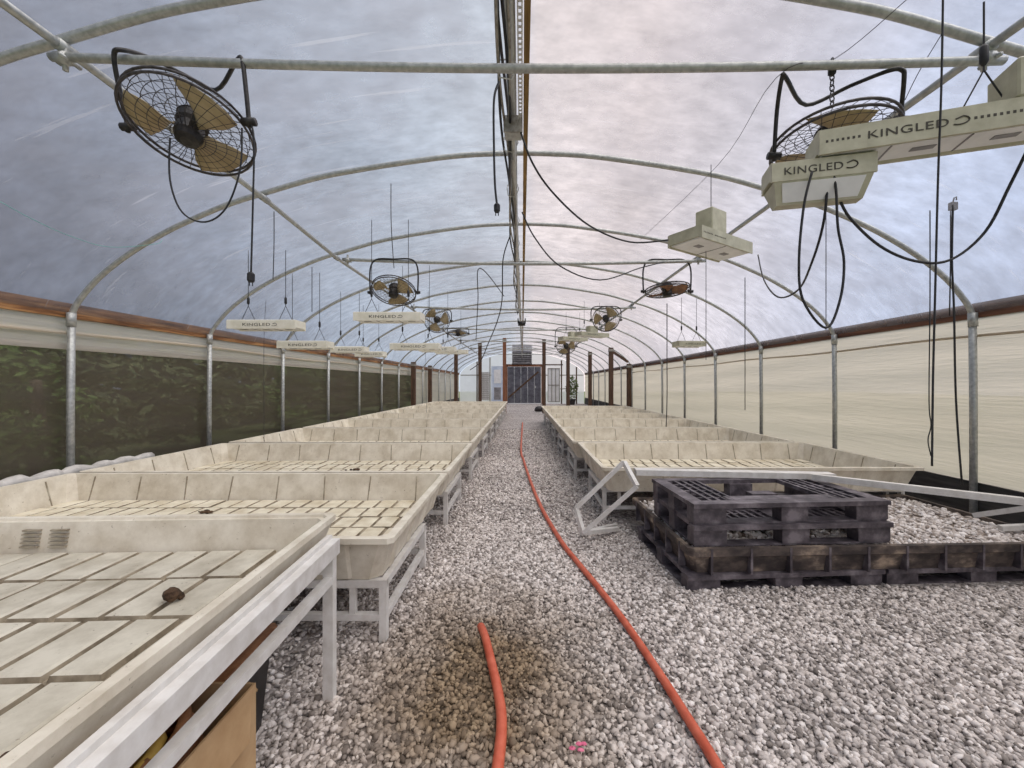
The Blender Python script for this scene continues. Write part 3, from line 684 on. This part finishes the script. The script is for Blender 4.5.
# ------------------------------------------------------------------ fans
def make_fan(label, loc, nrm, Rr, spin=0, cage='black', yokeR=None, bracket_pts=None, mats=('blade','black_metal')):
    f = empty('hanging_fan', label, 'fan', loc, 0, 'round caged fans under the roof')
    nn = Vector(nrm).normalized(); q4 = Vector((0,0,1)).rotation_difference(nn).to_matrix().to_4x4()
    # local disc frame: +Z = front normal
    def tr(p): return q4 @ Vector(p)
    g = MB(); dz = .055*Rr/.33
    for zz, rr in ((dz*.35, Rr), (-dz*.35, Rr)): g.tube([tr((rr*math.cos(a),rr*math.sin(a),zz)) for a in np.linspace(0,2*math.pi,41)[:-1]], .0075, 6, True)
    w = MB()
    for sd in (1,-1):
        for k in range(5):
            rr = Rr*(.26+.16*k); zz = sd*dz*(1.45-.9*(rr/Rr)**2)
            w.tube([tr((rr*math.cos(a),rr*math.sin(a),zz)) for a in np.linspace(0,2*math.pi,33)[:-1]], .0019, 4, True)
        for k in range(32):
            a = 2*math.pi*k/32; pts = []
            for u in (.24,.5,.75,.92,1.0):
                aa = a+.12*(1-u)*2; pts.append(tr((Rr*u*math.cos(aa),Rr*u*math.sin(aa), sd*dz*(1.45-.95*u*u-.15*(u>.95)))))
            w.tube(pts, .0019, 4)
    g.build('guard_ring', M['wire'], f, True); w.build('guard_wires', M['wire'], f, True)
    for k in range(3):
        a0 = spin+2*math.pi*k/3; b_ = MB(); top = []; bot = []
        nu, nv_ = 7, 5
        for i in range(nu):
            u = i/(nu-1); rr = Rr*(.2+.72*u); wd = R(26+34*math.sin(min(1,u*1.15)*math.pi*.62))
            for j in range(nv_):
                v_ = j/(nv_-1)-.5; aa = a0+v_*wd*1.15+.15*u
                zz = v_*(-.085)*Rr/.33*(1-.35*u)+.012*math.cos(v_*3)
                top.append(tr((rr*math.cos(aa),rr*math.sin(aa),zz+.0025))); bot.append(tr((rr*math.cos(aa),rr*math.sin(aa),zz-.0025)))
        fs = []
        for i in range(nu-1):
            for j in range(nv_-1):
                p_ = i*nv_+j; fs.append((p_,p_+1,p_+nv_+1,p_+nv_)); o_ = nu*nv_; fs.append((o_+p_+nv_,o_+p_+nv_+1,o_+p_+1,o_+p_))
        rim = [i*nv_ for i in range(nu)]+[(nu-1)*nv_+j for j in range(1,nv_)]+[i*nv_+nv_-1 for i in range(nu-2,-1,-1)]+[j for j in range(nv_-2,0,-1)]
        o_ = nu*nv_
        for i in range(len(rim)):
            a_, c_ = rim[i], rim[(i+1)%len(rim)]; fs.append((a_, c_, c_+o_, a_+o_))
        b_.add(top+bot, fs); b_.build('blade', M[mats[0]], f, True)
    mo = MB(); cyl = lambda r_, z_: [tr((r_*math.cos(2*math.pi*k/16),r_*math.sin(2*math.pi*k/16),z_)) for k in range(16)]
    s_ = Rr/.33
    mo.loft([cyl(.03*s_,dz*2.1),cyl(.062*s_,dz*1.9),cyl(.075*s_,dz*1.2),cyl(.07*s_,0),cyl(.085*s_,-.02),cyl(.085*s_,-dz*1.5),cyl(.06*s_,-dz*2.2)]); mo.build('motor', M['black_metal'], f)
    if bracket_pts:
        y = MB(); y.tube(spline(bracket_pts,5), .0125*Rr/.33, 8); br = y.build('bracket', M['black_metal'], f, True)
        for p_ in (bracket_pts[0], bracket_pts[-1]):
            k_ = MB(); v_ = Vector(p_); k_.tube([v_+Vector((-.035,0,0)), v_+Vector((.035,0,0))], .022, 8); k_.tube([v_+Vector((0,0,-.03)),v_+Vector((0,0,.03))], .012, 6)
            k_.build('knob', M['black_metal'], br, True)
    return f
def pxw(x, y, Y): return Vector(((x-522)/408*Y, Y, 1.45+(384-y)/408*Y))
c1 = Vector((-1.865,2.30,2.895))
def rel(c, L): return [tuple(pxw(*p)-c) for p in L]
make_fan('large tan-bladed round caged fan at upper left, with a dangling black cord', c1, (.05,-.36,-.93), .305, R(45),
    bracket_pts=rel(c1, [(128,127,2.30),(120,92,2.27),(114,56,2.22),(122,50,2.23),(150,58,2.40),(185,75,2.56),(216,90,2.52),(236,62,2.30),(242,60,2.26),(246,90,2.24),(249,122,2.24)]))
c2 = Vector((1.79,2.36,2.845))
make_fan('large round caged fan at upper right behind the pale grow lights', c2, (-.03,-.10,-1), .305, R(75),
    bracket_pts=rel(c2, [(774,156,2.40),(777,110,2.35),(782,78,2.26),(786,78,2.27),(806,105,2.50),(850,86,2.45),(888,71,2.26),(902,70,2.24),(904,80,2.25),(900,120,2.33)]))
def simple_yoke(Rr, h=.22): return [(-Rr-.03,0,-.02),(-Rr-.03,0,h*.7),(-Rr*.8,.0,h),(0,0,h+.005),(Rr*.8,0,h),(Rr+.03,0,h*.7),(Rr+.03,0,-.02)]
for lab, px, py, Y, nrm, sp in (('small-looking caged fan on the second cross pipe left of the ridge',394,291,5.93,(.0,-.47,-.88),.4),
        ('distant caged fan left of the ridge, facing the camera, by the third cross pipe',437,320,9.9,(.1,-.9,-.3),.2),
        ('most distant dark caged fan left of the ridge, tilted flat',458,333,13.2,(0,-.1,-1),.5),
        ('dirty brown caged fan hanging flat below the right purlin pipe',667,290,5.96,(.05,-.1,-1),.9),
        ('distant caged fan right of the ridge facing the camera',606,319,9.55,(-.15,-.85,-.5),.7),
        ('most distant caged fan right of the ridge',566,346,13.2,(0,-.8,-.6),.1)):
    c_ = pxw(px,py,Y); make_fan(lab, c_, nrm, .31, sp, bracket_pts=simple_yoke(.315, 3.26-c_.z), mats=('blade' if 'dirty' not in lab else 'brown_hose','black_metal'))

# ------------------------------------------------------------------ grow lights
def text_mesh(body, size, mat, parent, loc, rot, name='lettering'):
    cu = bpy.data.curves.new('lettering', 'FONT'); cu.body = body; cu.size = size; cu.extrude = .0012; cu.align_x = 'LEFT'; cu.space_character = 1.08
    to = bpy.data.objects.new('tmp', cu); C.objects.link(to)
    dg = bpy.context.evaluated_depsgraph_get(); me = bpy.data.meshes.new_from_object(to.evaluated_get(dg)); me.name = name
    bpy.data.objects.remove(to); me.materials.clear(); me.materials.append(mat)
    o = bpy.data.objects.new(name, me); C.objects.link(o); o.parent = parent; o.location = loc; o.rotation_euler = rot; return o
def make_light(label, loc, rz, L, D, H, mat, driver=True, ropes=(), txt=.07, tx0=None, dots=True, tstretch=1.6, dx=0, lens_drop=0, dsz=(.13,.09,.17)):
    f = empty('grow_light', label, 'grow light', loc, rz, 'pale grow lights under the roof')
    q = MB()
    prof_ = [(-D/2,0),(-D/2,H),(-D/2+.015,H+.008),(D/2-.015,H+.008),(D/2,H),(D/2,0),(D/2-.012,0),(D/2-.03,.018),(-D/2+.03,.018),(-D/2+.012,0)]
    q.loft([[(x,y,z) for y,z in prof_] for x in (-L/2,L/2)]); q.mark(1)
    if tx0 is None: tx0 = -L*.27
    ex_ = tx0+txt*tstretch*4.9
    if dots:
        for k in range(9):
            for x in (-L/2+.03+.021*k, ex_+txt*1.1+.021*k):
                if x < L/2-.02 and (x < tx0-.02 or x > ex_): q.box(x-.005,x+.005,-D/2-.001,-D/2+.001,H*.5-.006,H*.5+.006)
    hs = q.build('housing', [M[mat],M['ink']], f)
    if lens_drop:
        q = MB(); q.loft([[(-L/2+.01,-D/2+.005,.001),(L/2-.01,-D/2+.005,.001),(L/2-.01,D/2-.005,.001),(-L/2+.01,D/2-.005,.001)],[(-L/2+.035,-D/2+.05,-lens_drop),(L/2-.035,-D/2+.05,-lens_drop),(L/2-.035,D/2-.05,-lens_drop),(-L/2+.035,D/2-.05,-lens_drop)]]); q.build('hood', M[mat], f)
        q = MB(); q.add([(-L/2+.045,-D/2-.002,-.012),(L/2-.045,-D/2-.002,-.012),(L/2-.06,-D/2+.043,-lens_drop+.01),(-L/2+.06,-D/2+.043,-lens_drop+.01),(-L/2+.045,-D/2+.02,-.012),(L/2-.045,-D/2+.02,-.012),(L/2-.06,-D/2+.06,-lens_drop+.01),(-L/2+.06,-D/2+.06,-lens_drop+.01)],[(0,1,2,3),(7,6,5,4),(0,4,5,1),(1,5,6,2),(2,6,7,3),(3,7,4,0)]); df = q.build('diffuser', M['lens'], f)
    else:
        q = MB(); q.box(-L/2+.02,L/2-.02,-D/2+.03,D/2-.03,.006,.017); df = q.build('diffuser', M['lens'], f)
    q = Split(); nb = max(2,int(L/.28)) if not lens_drop else 0
    for k in range(nb):
        x = -L/2+L*(k+.5)/nb; q.box(x-.045,x+.045,-.02*D/.2,.012*D/.2,.003,.0062)
    for k in range(nb-1):
        x = -L/2+L*(k+1)/nb; q.box(x-.003,x+.003,-D/2+.03,D/2-.03,.002,.0062)
    q.build('led_module', M['grey_box'], df)
    if driver:
        a, b_, h_ = dsz; q = MB(); q.box(dx-a,dx+a,-b_,b_,H+.01,H+.01+h_); q.build('driver_box', M[mat], f, bevel=.008)
    if not txt: return ropes_on(f, ropes, H)
    tm = text_mesh('KINGLED', txt, M['ink'], hs, (tx0,-D/2-.0012,H*.5-txt*.35), (R(90),0,0)); tm.scale = (tstretch,1,1)
    q = MB(); arc = [(ex_+txt*.9*math.cos(a)*tstretch*.55, -D/2-.0015, H*.5+txt*.36*math.sin(a)) for a in np.linspace(-2.2,1.2,12)]; q.tube(arc, txt*.06, 5); q.tube([arc[-1],(arc[-1][0]-txt*.5,-D/2-.0015,H*.5+txt*.15)], txt*.07, 5); q.build('emblem', M['ink'], hs)
    return ropes_on(f, ropes, H)
def ropes_on(f, ropes, H):
    for rx, topz in ropes:
        q = MB(); q.tube([(rx-.09,0,H+.008),(rx,0,H+.20)], .0035, 5); q.tube([(rx+.09,0,H+.008),(rx,0,H+.20)], .0035, 5); q.tube([(rx,0,H+.2),(rx,0,topz)], .004, 5); q.build('hanging_rope', M['black'], f)
        q = MB(); q.tube([(rx,0,H+.22),(rx,0,H+.235),(rx,0,H+.30),(rx,0,H+.315)], .016, 8, taper=[.4,1,1,.4]); q.build('rope_ratchet', M['black'], f, True)
    return f
rz1 = math.atan2(-.235,.70)
d1 = Vector((math.cos(rz1),math.sin(rz1),0)); n1 = Vector((-math.sin(rz1),math.cos(rz1),0))
p1 = Vector((1.415,1.94,2.54))+d1*.725+n1*.10
make_light('long pale grow light bar cut off by the right edge of the photo', p1, rz1, 1.45, .20, .115, 'cream_metal', ropes=((-.07,.62),), txt=.050, tx0=-.54, tstretch=1.35, dx=.12)
make_light('short pale grow light box with its lettered face to the camera, below the long bar', (1.462,2.03,2.442), R(-14), .44, .16, .092, 'cream_metal', driver=False, ropes=(), txt=.05, tx0=-.17, dots=False, tstretch=1.15, lens_drop=.10)
make_light('pale grow light with driver box on top hanging right of the ridge cable', pxw(711,251,3.98), R(33), .84, .36, .11, 'cream_metal', ropes=((0,.84),), dsz=(.12,.09,.26), txt=0)
for lab, px, py, Y, L, rz, dr in (('pale bar grow light nearest the left wall, closest to the camera',267,330,5.2,.85,0,0),('second pale bar grow light along the left wall',306,349,6.2,.74,0,0),
        ('third pale bar grow light along the left wall',350,353,7.6,.62,0,0),('fourth and farthest pale bar grow light along the left wall',371,357,8.8,.6,0,0),
        ('pale bar grow light below the small caged fan, closest of the inner left row',390,322,5.35,.86,0,0),('second pale bar grow light in the inner left row',416,350,7.3,.86,0,0),
        ('third pale bar grow light in the inner left row',438,352,9.3,.8,0,0),('farthest pale bar grow light in the inner left row',452,354,11.6,.9,0,0)):
    c_ = pxw(px,py,Y); zt = np.interp(abs(c_.x),[a for a,_ in prof],[c for _,c in prof])-c_.z
    make_light(lab, c_, rz, L, .26, .105, 'cream_light', driver=False, ropes=((-L*.28,zt),(L*.28,zt)), txt=.05, dots=False)
for lab, px, py, Y, L, rz in (('pale grow light hanging near the right wall far back',689,347,8.0,.55,.1),('pale grow light beside the distant right fan',592,337,10.6,.9,.5),('farthest pale grow light right of the ridge',573,341,12.4,.9,.5)):
    c_ = pxw(px,py,Y); zt = np.interp(abs(c_.x),[a for a,_ in prof],[c for _,c in prof])-c_.z
    make_light(lab, c_, rz, L, .30, .10, 'cream_metal', driver=Y>10, ropes=((-L*.28,zt),(L*.28,zt)), txt=.045, dots=False)

# ------------------------------------------------------------------ cords and ropes
def cord(label, P, r=.007, mat='black', name='power_cord', plug=False, cat='cord', n=6):
    if name == 'hanging_rope' and 'middle grow light' not in label:
        zr = lambda Y: np.interp(abs((P[0][0]-522)/408*Y),[a for a,_ in prof],[c for _,c in prof])
        if P[0][1] > 0:
            Y = min(np.arange(1.5,16,.02), key=lambda Y: abs(zr(Y)-pxw(P[0][0],P[0][1],Y).z)); P = [(a,b_,Y+(c_-P[0][2])) for a,b_,c_ in P]; r = r*Y/P[0][2]
        W_ = [pxw(*p) for p in P]; W_[0].z = zr(P[0][2])+.01
    else: W_ = [pxw(*p) for p in P]
    base = W_[0]
    q = MB(); q.tube(spline([w-base for w in W_], n), r*.75, 6)
    if not plug:
        return tag(q.build(name, M[mat], smooth=True, loc=base), label, cat)
    e_ = empty(name, label, cat, base); q.build('cable', M[mat], e_, True)
    v = W_[-1]-base; q = MB(); q.tube([v+Vector((0,0,.01)),v+Vector((0,0,0)),v+Vector((0,0,-.035)),v+Vector((0,0,-.045))], .019, 8, taper=[.5,1,1,.7]); q.tube([v+Vector((-.008,0,-.04)),v+Vector((-.008,0,-.065))],.003,4); q.tube([v+Vector((.008,0,-.04)),v+Vector((.008,0,-.065))],.003,4); q.build('plug', M['black'], e_)
    return e_
cord('black cord looping down below the upper left fan', [(170,138,2.2),(170,180,2.2),(182,212,2.2),(205,222,2.2),(226,208,2.22),(240,170,2.22),(242,128,2.22)], .006)
cord('black cord with plug hanging straight down beside the upper left fan', [(250,122,2.24),(254,140,2.22),(253,200,2.22),(251,274,2.22)], .007, plug=True)
cord('black cord with plug hanging from the ridge cables', [(499,82,2.5),(494,100,2.45),(494,150,2.45),(495,185,2.45),(497,205,2.45)], .010, plug=True)
cord('black cable swooping from the ridge to the middle grow light', [(517,120,3.2),(532,162,3.2),(555,195,3.4),(590,226,3.6),(630,242,3.8),(668,240,3.9)], .011)
cord('second black cable sagging from the ridge lower down', [(522,212,4.6),(535,238,4.7),(560,266,4.9),(600,280,5.2),(640,268,5.5),(664,262,5.8)], .011)
cord('black loop of cord dangling below the short grow light box', [(812,172,1.95),(804,205,1.95),(799,260,1.95),(803,300,1.95),(826,328,1.95),(840,300,1.95),(844,262,1.95),(838,228,1.95),(836,190,1.95),(832,165,1.95)], .0075)
cord('black cord draped from the short light box to the middle grow light', [(828,170,1.98),(824,220,2.0),(812,262,2.2),(798,290,2.6),(778,297,3.0),(764,280,3.5),(758,255,3.9)], .008)
cord('long black cord sagging from the short light box to the right edge', [(838,196,2.0),(850,218,2.0),(880,246,1.98),(915,261,1.95),(950,260,1.93),(985,232,1.9),(1010,185,1.85),(1032,140,1.8)], .0085)
cord('thick black rope hanging vertically over the long grow light bar', [(945,-20,1.62),(942,60,1.62),(938,180,1.62),(935,300,1.62),(933,380,1.62),(932,466,1.62)], .005, name='hanging_rope', cat='rope')
cord('thin dark rope with frayed end hanging left of the right wall post', [(930,212,2.6),(930,300,2.6),(929,400,2.6),(931,425,2.6),(928,440,2.6),(931,456,2.6)], .006, name='hanging_rope', cat='rope')
cord('dark doubled rope hanging from the hook by the right wall', [(953,205,3.6),(952,260,3.6),(954,310,3.6),(956,400,3.6),(962,485,3.6)], .010, name='hanging_rope', cat='rope')
cord('thin rope with black hook hanging in the middle of the right roof slope', [(745,278,5.9),(745,330,5.9),(745,410,5.9)], .008, name='hanging_rope', cat='rope')
cord('thin pale rope under the middle grow light', [(706,251,3.95),(706,310,3.95),(706,360,3.95)], .004, name='hanging_rope', cat='rope')
cord('black rope hanging straight down over the right row of trays', [(667,304,5.96),(667,360,5.96),(667,400,5.96),(666,430,5.96)], .013, name='hanging_rope', cat='rope')
cord('thin grey rope dangling behind the loop of black cord', [(826,200,3.4),(826,260,3.4),(826,330,3.4)], .005, 'wire', name='hanging_rope', cat='rope')
cord('rope hanging above the second left fan', [(391,184,4.4),(391,215,4.4),(392,240,4.4),(394,268,5.0)], .006, name='hanging_rope', cat='rope')
cord('thin dark rope hanging from the left purlin pipe below the upper left fan', [(274,212,4.13),(274,245,4.13),(273,280,4.13)], .006, name='hanging_rope', cat='rope')
cord('thin rope hanging from the second hoop at left', [(312,268,5.6),(312,290,5.6),(312,312,5.6)], .007, name='hanging_rope', cat='rope')
cord('long dark cable hanging from the ridge left of the aisle', [(510,236,5.6),(503,260,5.8),(502,300,6.2),(497,322,6.8),(488,344,7.6),(480,362,8.6),(470,370,9.3)], .012)
cord('dark cable crossing the inner left grow lights', [(504,296,7.6),(480,268,6.3),(478,300,6.8),(476,340,8)], .010)
cord('thin long wire over the left trays hanging from a hoop', [(266,300,4.6),(264,340,4.6),(264,400,4.6),(264,455,4.6)], .004, 'wire', name='hanging_rope', cat='rope')
cord('thin long wire over the inner left trays', [(425,330,6.4),(426,380,6.4),(427,440,6.4)], .006, 'wire', name='hanging_rope', cat='rope')
cord('thin diagonal wire running up to the right fan and roof', [(640,240,5.6),(718,165,3.6),(776,78,2.32),(836,58,2.32),(912,-5,1.95)], .0028, 'wire', name='guy_wire', cat='wire')
cord('thin wire crossing from the right hoop to the purlin pipe', [(948,24,2.28),(920,70,2.4),(905,100,2.45)], .003, 'wire', name='guy_wire', cat='wire')
cord('teal string strung across the upper left roof film', [(-6,198,2.9),(30,218,3.0),(70,236,3.2),(110,247,3.5),(155,244,3.85),(162,240,3.95)], .003, 'teal', name='teal_string', cat='string')
hk = empty('roof_chain', 'short dark chain and hook holding the long grow light bar', 'chain', pxw(832,58,2.3))
for k in range(9):
    q = MB(); rr = .012; z = -.02-.03*k; q.tube([(rr*math.cos(a)*(1 if k%2 else 0), rr*math.cos(a)*(0 if k%2 else 1), z+.02*math.sin(a)) for a in np.linspace(0,2*math.pi,11)[:-1]], .0035, 5, True); q.build('link', M['wire'], hk, True)
q = MB(); q.tube([(0,0,-.02),(0,0,-.03),(0,0,-.09),(0,0,-.10)], .02, 8, taper=[.5,1,1,.5]); q.build('ratchet', M['black'], hk, True)
hk = empty('roof_pulley', 'small dark pulley and hook hanging above the right wall', 'pulley', pxw(953,208,3.6))
q = MB(); q.box(-.03,.03,-.02,.02,-.02,.05); q.build('body', M['black'], hk, bevel=.006)
q = MB(); q.tube([(0,0,.05),(0.01,0,.09),(.03,0,.10),(.03,0,.07)], .006, 6); q.tube([(-.02,0,-.02),(-.022,0,-.5),(-.03,0,-.95)], .005, 5); q.build('cord', M['black'], hk, True)

# ------------------------------------------------------------------ timber posts at the back
for lab, px, Y, zt, mt in (('reddish timber post at the left side of the aisle near the far door',504.5,20.0,4.45,'post_red'),('dark timber post at the right side of the aisle near the far door',544,20.3,4.40,'post_timber'),
        ('dark timber post left of the reddish aisle post',480,20.4,4.35,'post_timber'),('thin timber post farther left of the reddish aisle post',456,20.4,4.0,'post_timber'),
        ('timber post second to the right of the aisle',568,20.4,4.3,'post_timber'),('timber post third to the right of the aisle',590,20.4,4.1,'post_timber'),
        ('dark timber post with diagonal brace near the right wall',611,16.7,3.0,'post_timber'),('dark timber post against the right wall',629,17.0,2.4,'post_timber'),
        ('dark timber post against the left wall, nearer one',413.5,16.6,2.4,'post_timber'),('dark timber post against the left wall, farther one',430,19.6,2.4,'post_timber')):
    x = (px-522)/408*Y; zr = np.interp(abs(x),[a for a,_ in prof],[c for _,c in prof]); zt = min(zt, zr-.03)
    o = empty('timber_post', lab, 'post', (x,Y,0)); w = .085
    q = MB(); q.box(-w,w,-w,w,0,zt); q.build('shaft', M[mt], o, bevel=.008)
    q = MB(); q.box(-w-.012,w+.012,-w-.012,w+.012,zt-.16,zt-.06); q.build('cap_plate', M['rust_galv'], o)
    if 'brace' in lab: q = MB(); q.bar((0,0,zt-.12),(.72,.1,2.36),.09); q.build('brace', M[mt], o)
# items by the far door
q = MB(); blob(q,(0,0,.13),.2,12,(1.5,1,.8),9,6); tag(q.build('sack', M['tote'], loc=(-.02+.95,21.5,0)), 'dark bundle lying on the ground right of the far door', 'sack')
pt = empty('potted_shrub', 'dark green shrub in a pot at the far right corner', 'plant', (3.5,28.6,0))
q = MB(); q.loft([[(r_*math.cos(2*math.pi*k/12),r_*math.sin(2*math.pi*k/12),z) for k in range(12)] for r_,z in ((.2,0),(.28,.4),(.25,.4),(.22,.36))]); q.build('pot', M['tote'], pt)
def leaves(q, c, rad, n_, sz, seed):
    rg = random.Random(seed)
    for _ in range(n_):
        while True:
            v = Vector((rg.uniform(-1,1),rg.uniform(-1,1),rg.uniform(-1,1)))
            if .15 < v.length < 1: break
        p = Vector(c)+Vector((v.x*rad[0],v.y*rad[1],v.z*rad[2])); s_ = sz*rg.uniform(.6,1.4)
        a = Vector((rg.gauss(0,1),rg.gauss(0,1),rg.gauss(0,.6))).normalized()*s_; b_ = a.orthogonal().normalized(); b_ = (Matrix.Rotation(rg.uniform(0,6.3),3,a)@b_)*s_*.38
        q.add([p-a, p+b_, p+a, p-b_], [(0,1,2,3)])
q = MB(); leaves(q,(0,0,1.2),(.45,.4,.9),500,.09,3); q.build('foliage', M['leaf2'], pt)

# rolled film along the left wall
q = MB(); pts = []; tp = []
for i in range(40):
    y = 2.3+2.6*i/39; pts.append((-4.47+.015*math.sin(i*.9), y, .575+.014*math.sin(i*1.7))); tp.append(1+.22*math.sin(i*2.3)*math.sin(i*.7))
q.tube(pts, .052, 10, taper=tp); tag(q.build('rolled_film', M['tarp'], smooth=True), 'lumpy roll of white plastic film lying along the left wall', 'film roll')
q = MB(); q.box(-4.54,-4.42,2.2,5.0,.46,.52); q.box(-4.5,-4.46,2.3,2.34,0,.46); q.box(-4.5,-4.46,4.8,4.84,0,.46); tag(q.build('wall_ledge', M['white_paint']), 'narrow pale ledge carrying the roll of film by the left wall', 'ledge')

# ------------------------------------------------------------------ trees outside the left wall
def tree(lab, x, y, h, cr, mt, seed, nleaf=2600, ls=.11):
    rg = random.Random(seed)
    o = empty('tree', lab, 'tree', (x,y,-.03), 0, 'trees outside the left wall')
    q = MB(); q.tube(spline([(0,0,0),(.08*rg.uniform(-1,1),.1*rg.uniform(-1,1),h*.35),(.2*rg.uniform(-1,1),.2*rg.uniform(-1,1),h*.8)],4), .11, 8, taper=[1-.07*i for i in range(9)]); q.build('trunk', M['bark'], o, True)
    q = MB()
    for k in range(6): leaves(q,(rg.uniform(-.5,.5)*cr,rg.uniform(-.8,.8)*cr,h*(.22+.13*k)),(cr*rg.uniform(.5,.8),cr*rg.uniform(.6,.9),h*.16),nleaf//6,ls,seed*10+k)
    q.build('foliage', M[mt], o)
tree('bright green leafy tree just outside the shade cloth at the far left', -5.65,4.75,1.9,.62,'leaf',1,1700,.075)
hd = empty('hedge', 'dense dark hedge beyond the trees outside the left wall', 'hedge', (-10.2,14,-.03))
q = MB()
for k in range(27): leaves(q,(0,-13+1.8*k,1.25),(.75,1.3,1.45),620,.2,300+k)
q.build('foliage', M['leaf2'], hd)
q = MB()
for k in range(48): q.tube([(.1*math.sin(k),-13.5+.95*k,0),(.15*math.cos(k*2),-13.4+.95*k,2.2)], .035, 6)
q.build('stems', M['bark'], hd)
k = 0
for lab,x,y,h,cr,mt in (('olive green tree behind the first hoop post at left',-7.6,6.6,2.3,1.05,'leaf2'),('olive green tree behind the second hoop post at left',-7.6,9.8,2.3,1.1,'leaf2'),
        ('mid green tree behind the third hoop post at left',-7.6,13.2,2.3,1.1,'leaf'),('olive tree outside the left wall halfway to the back',-7.6,17.2,2.4,1.3,'leaf2'),('olive tree outside the left wall near the back',-7.6,22,2.4,1.4,'leaf2'),('dark olive tree outside the left wall closest to the camera',-7.9,3.2,2.2,1.0,'leaf2')):
    k += 1; tree(lab,x,y,h,cr,mt,20+k,2200,.11)
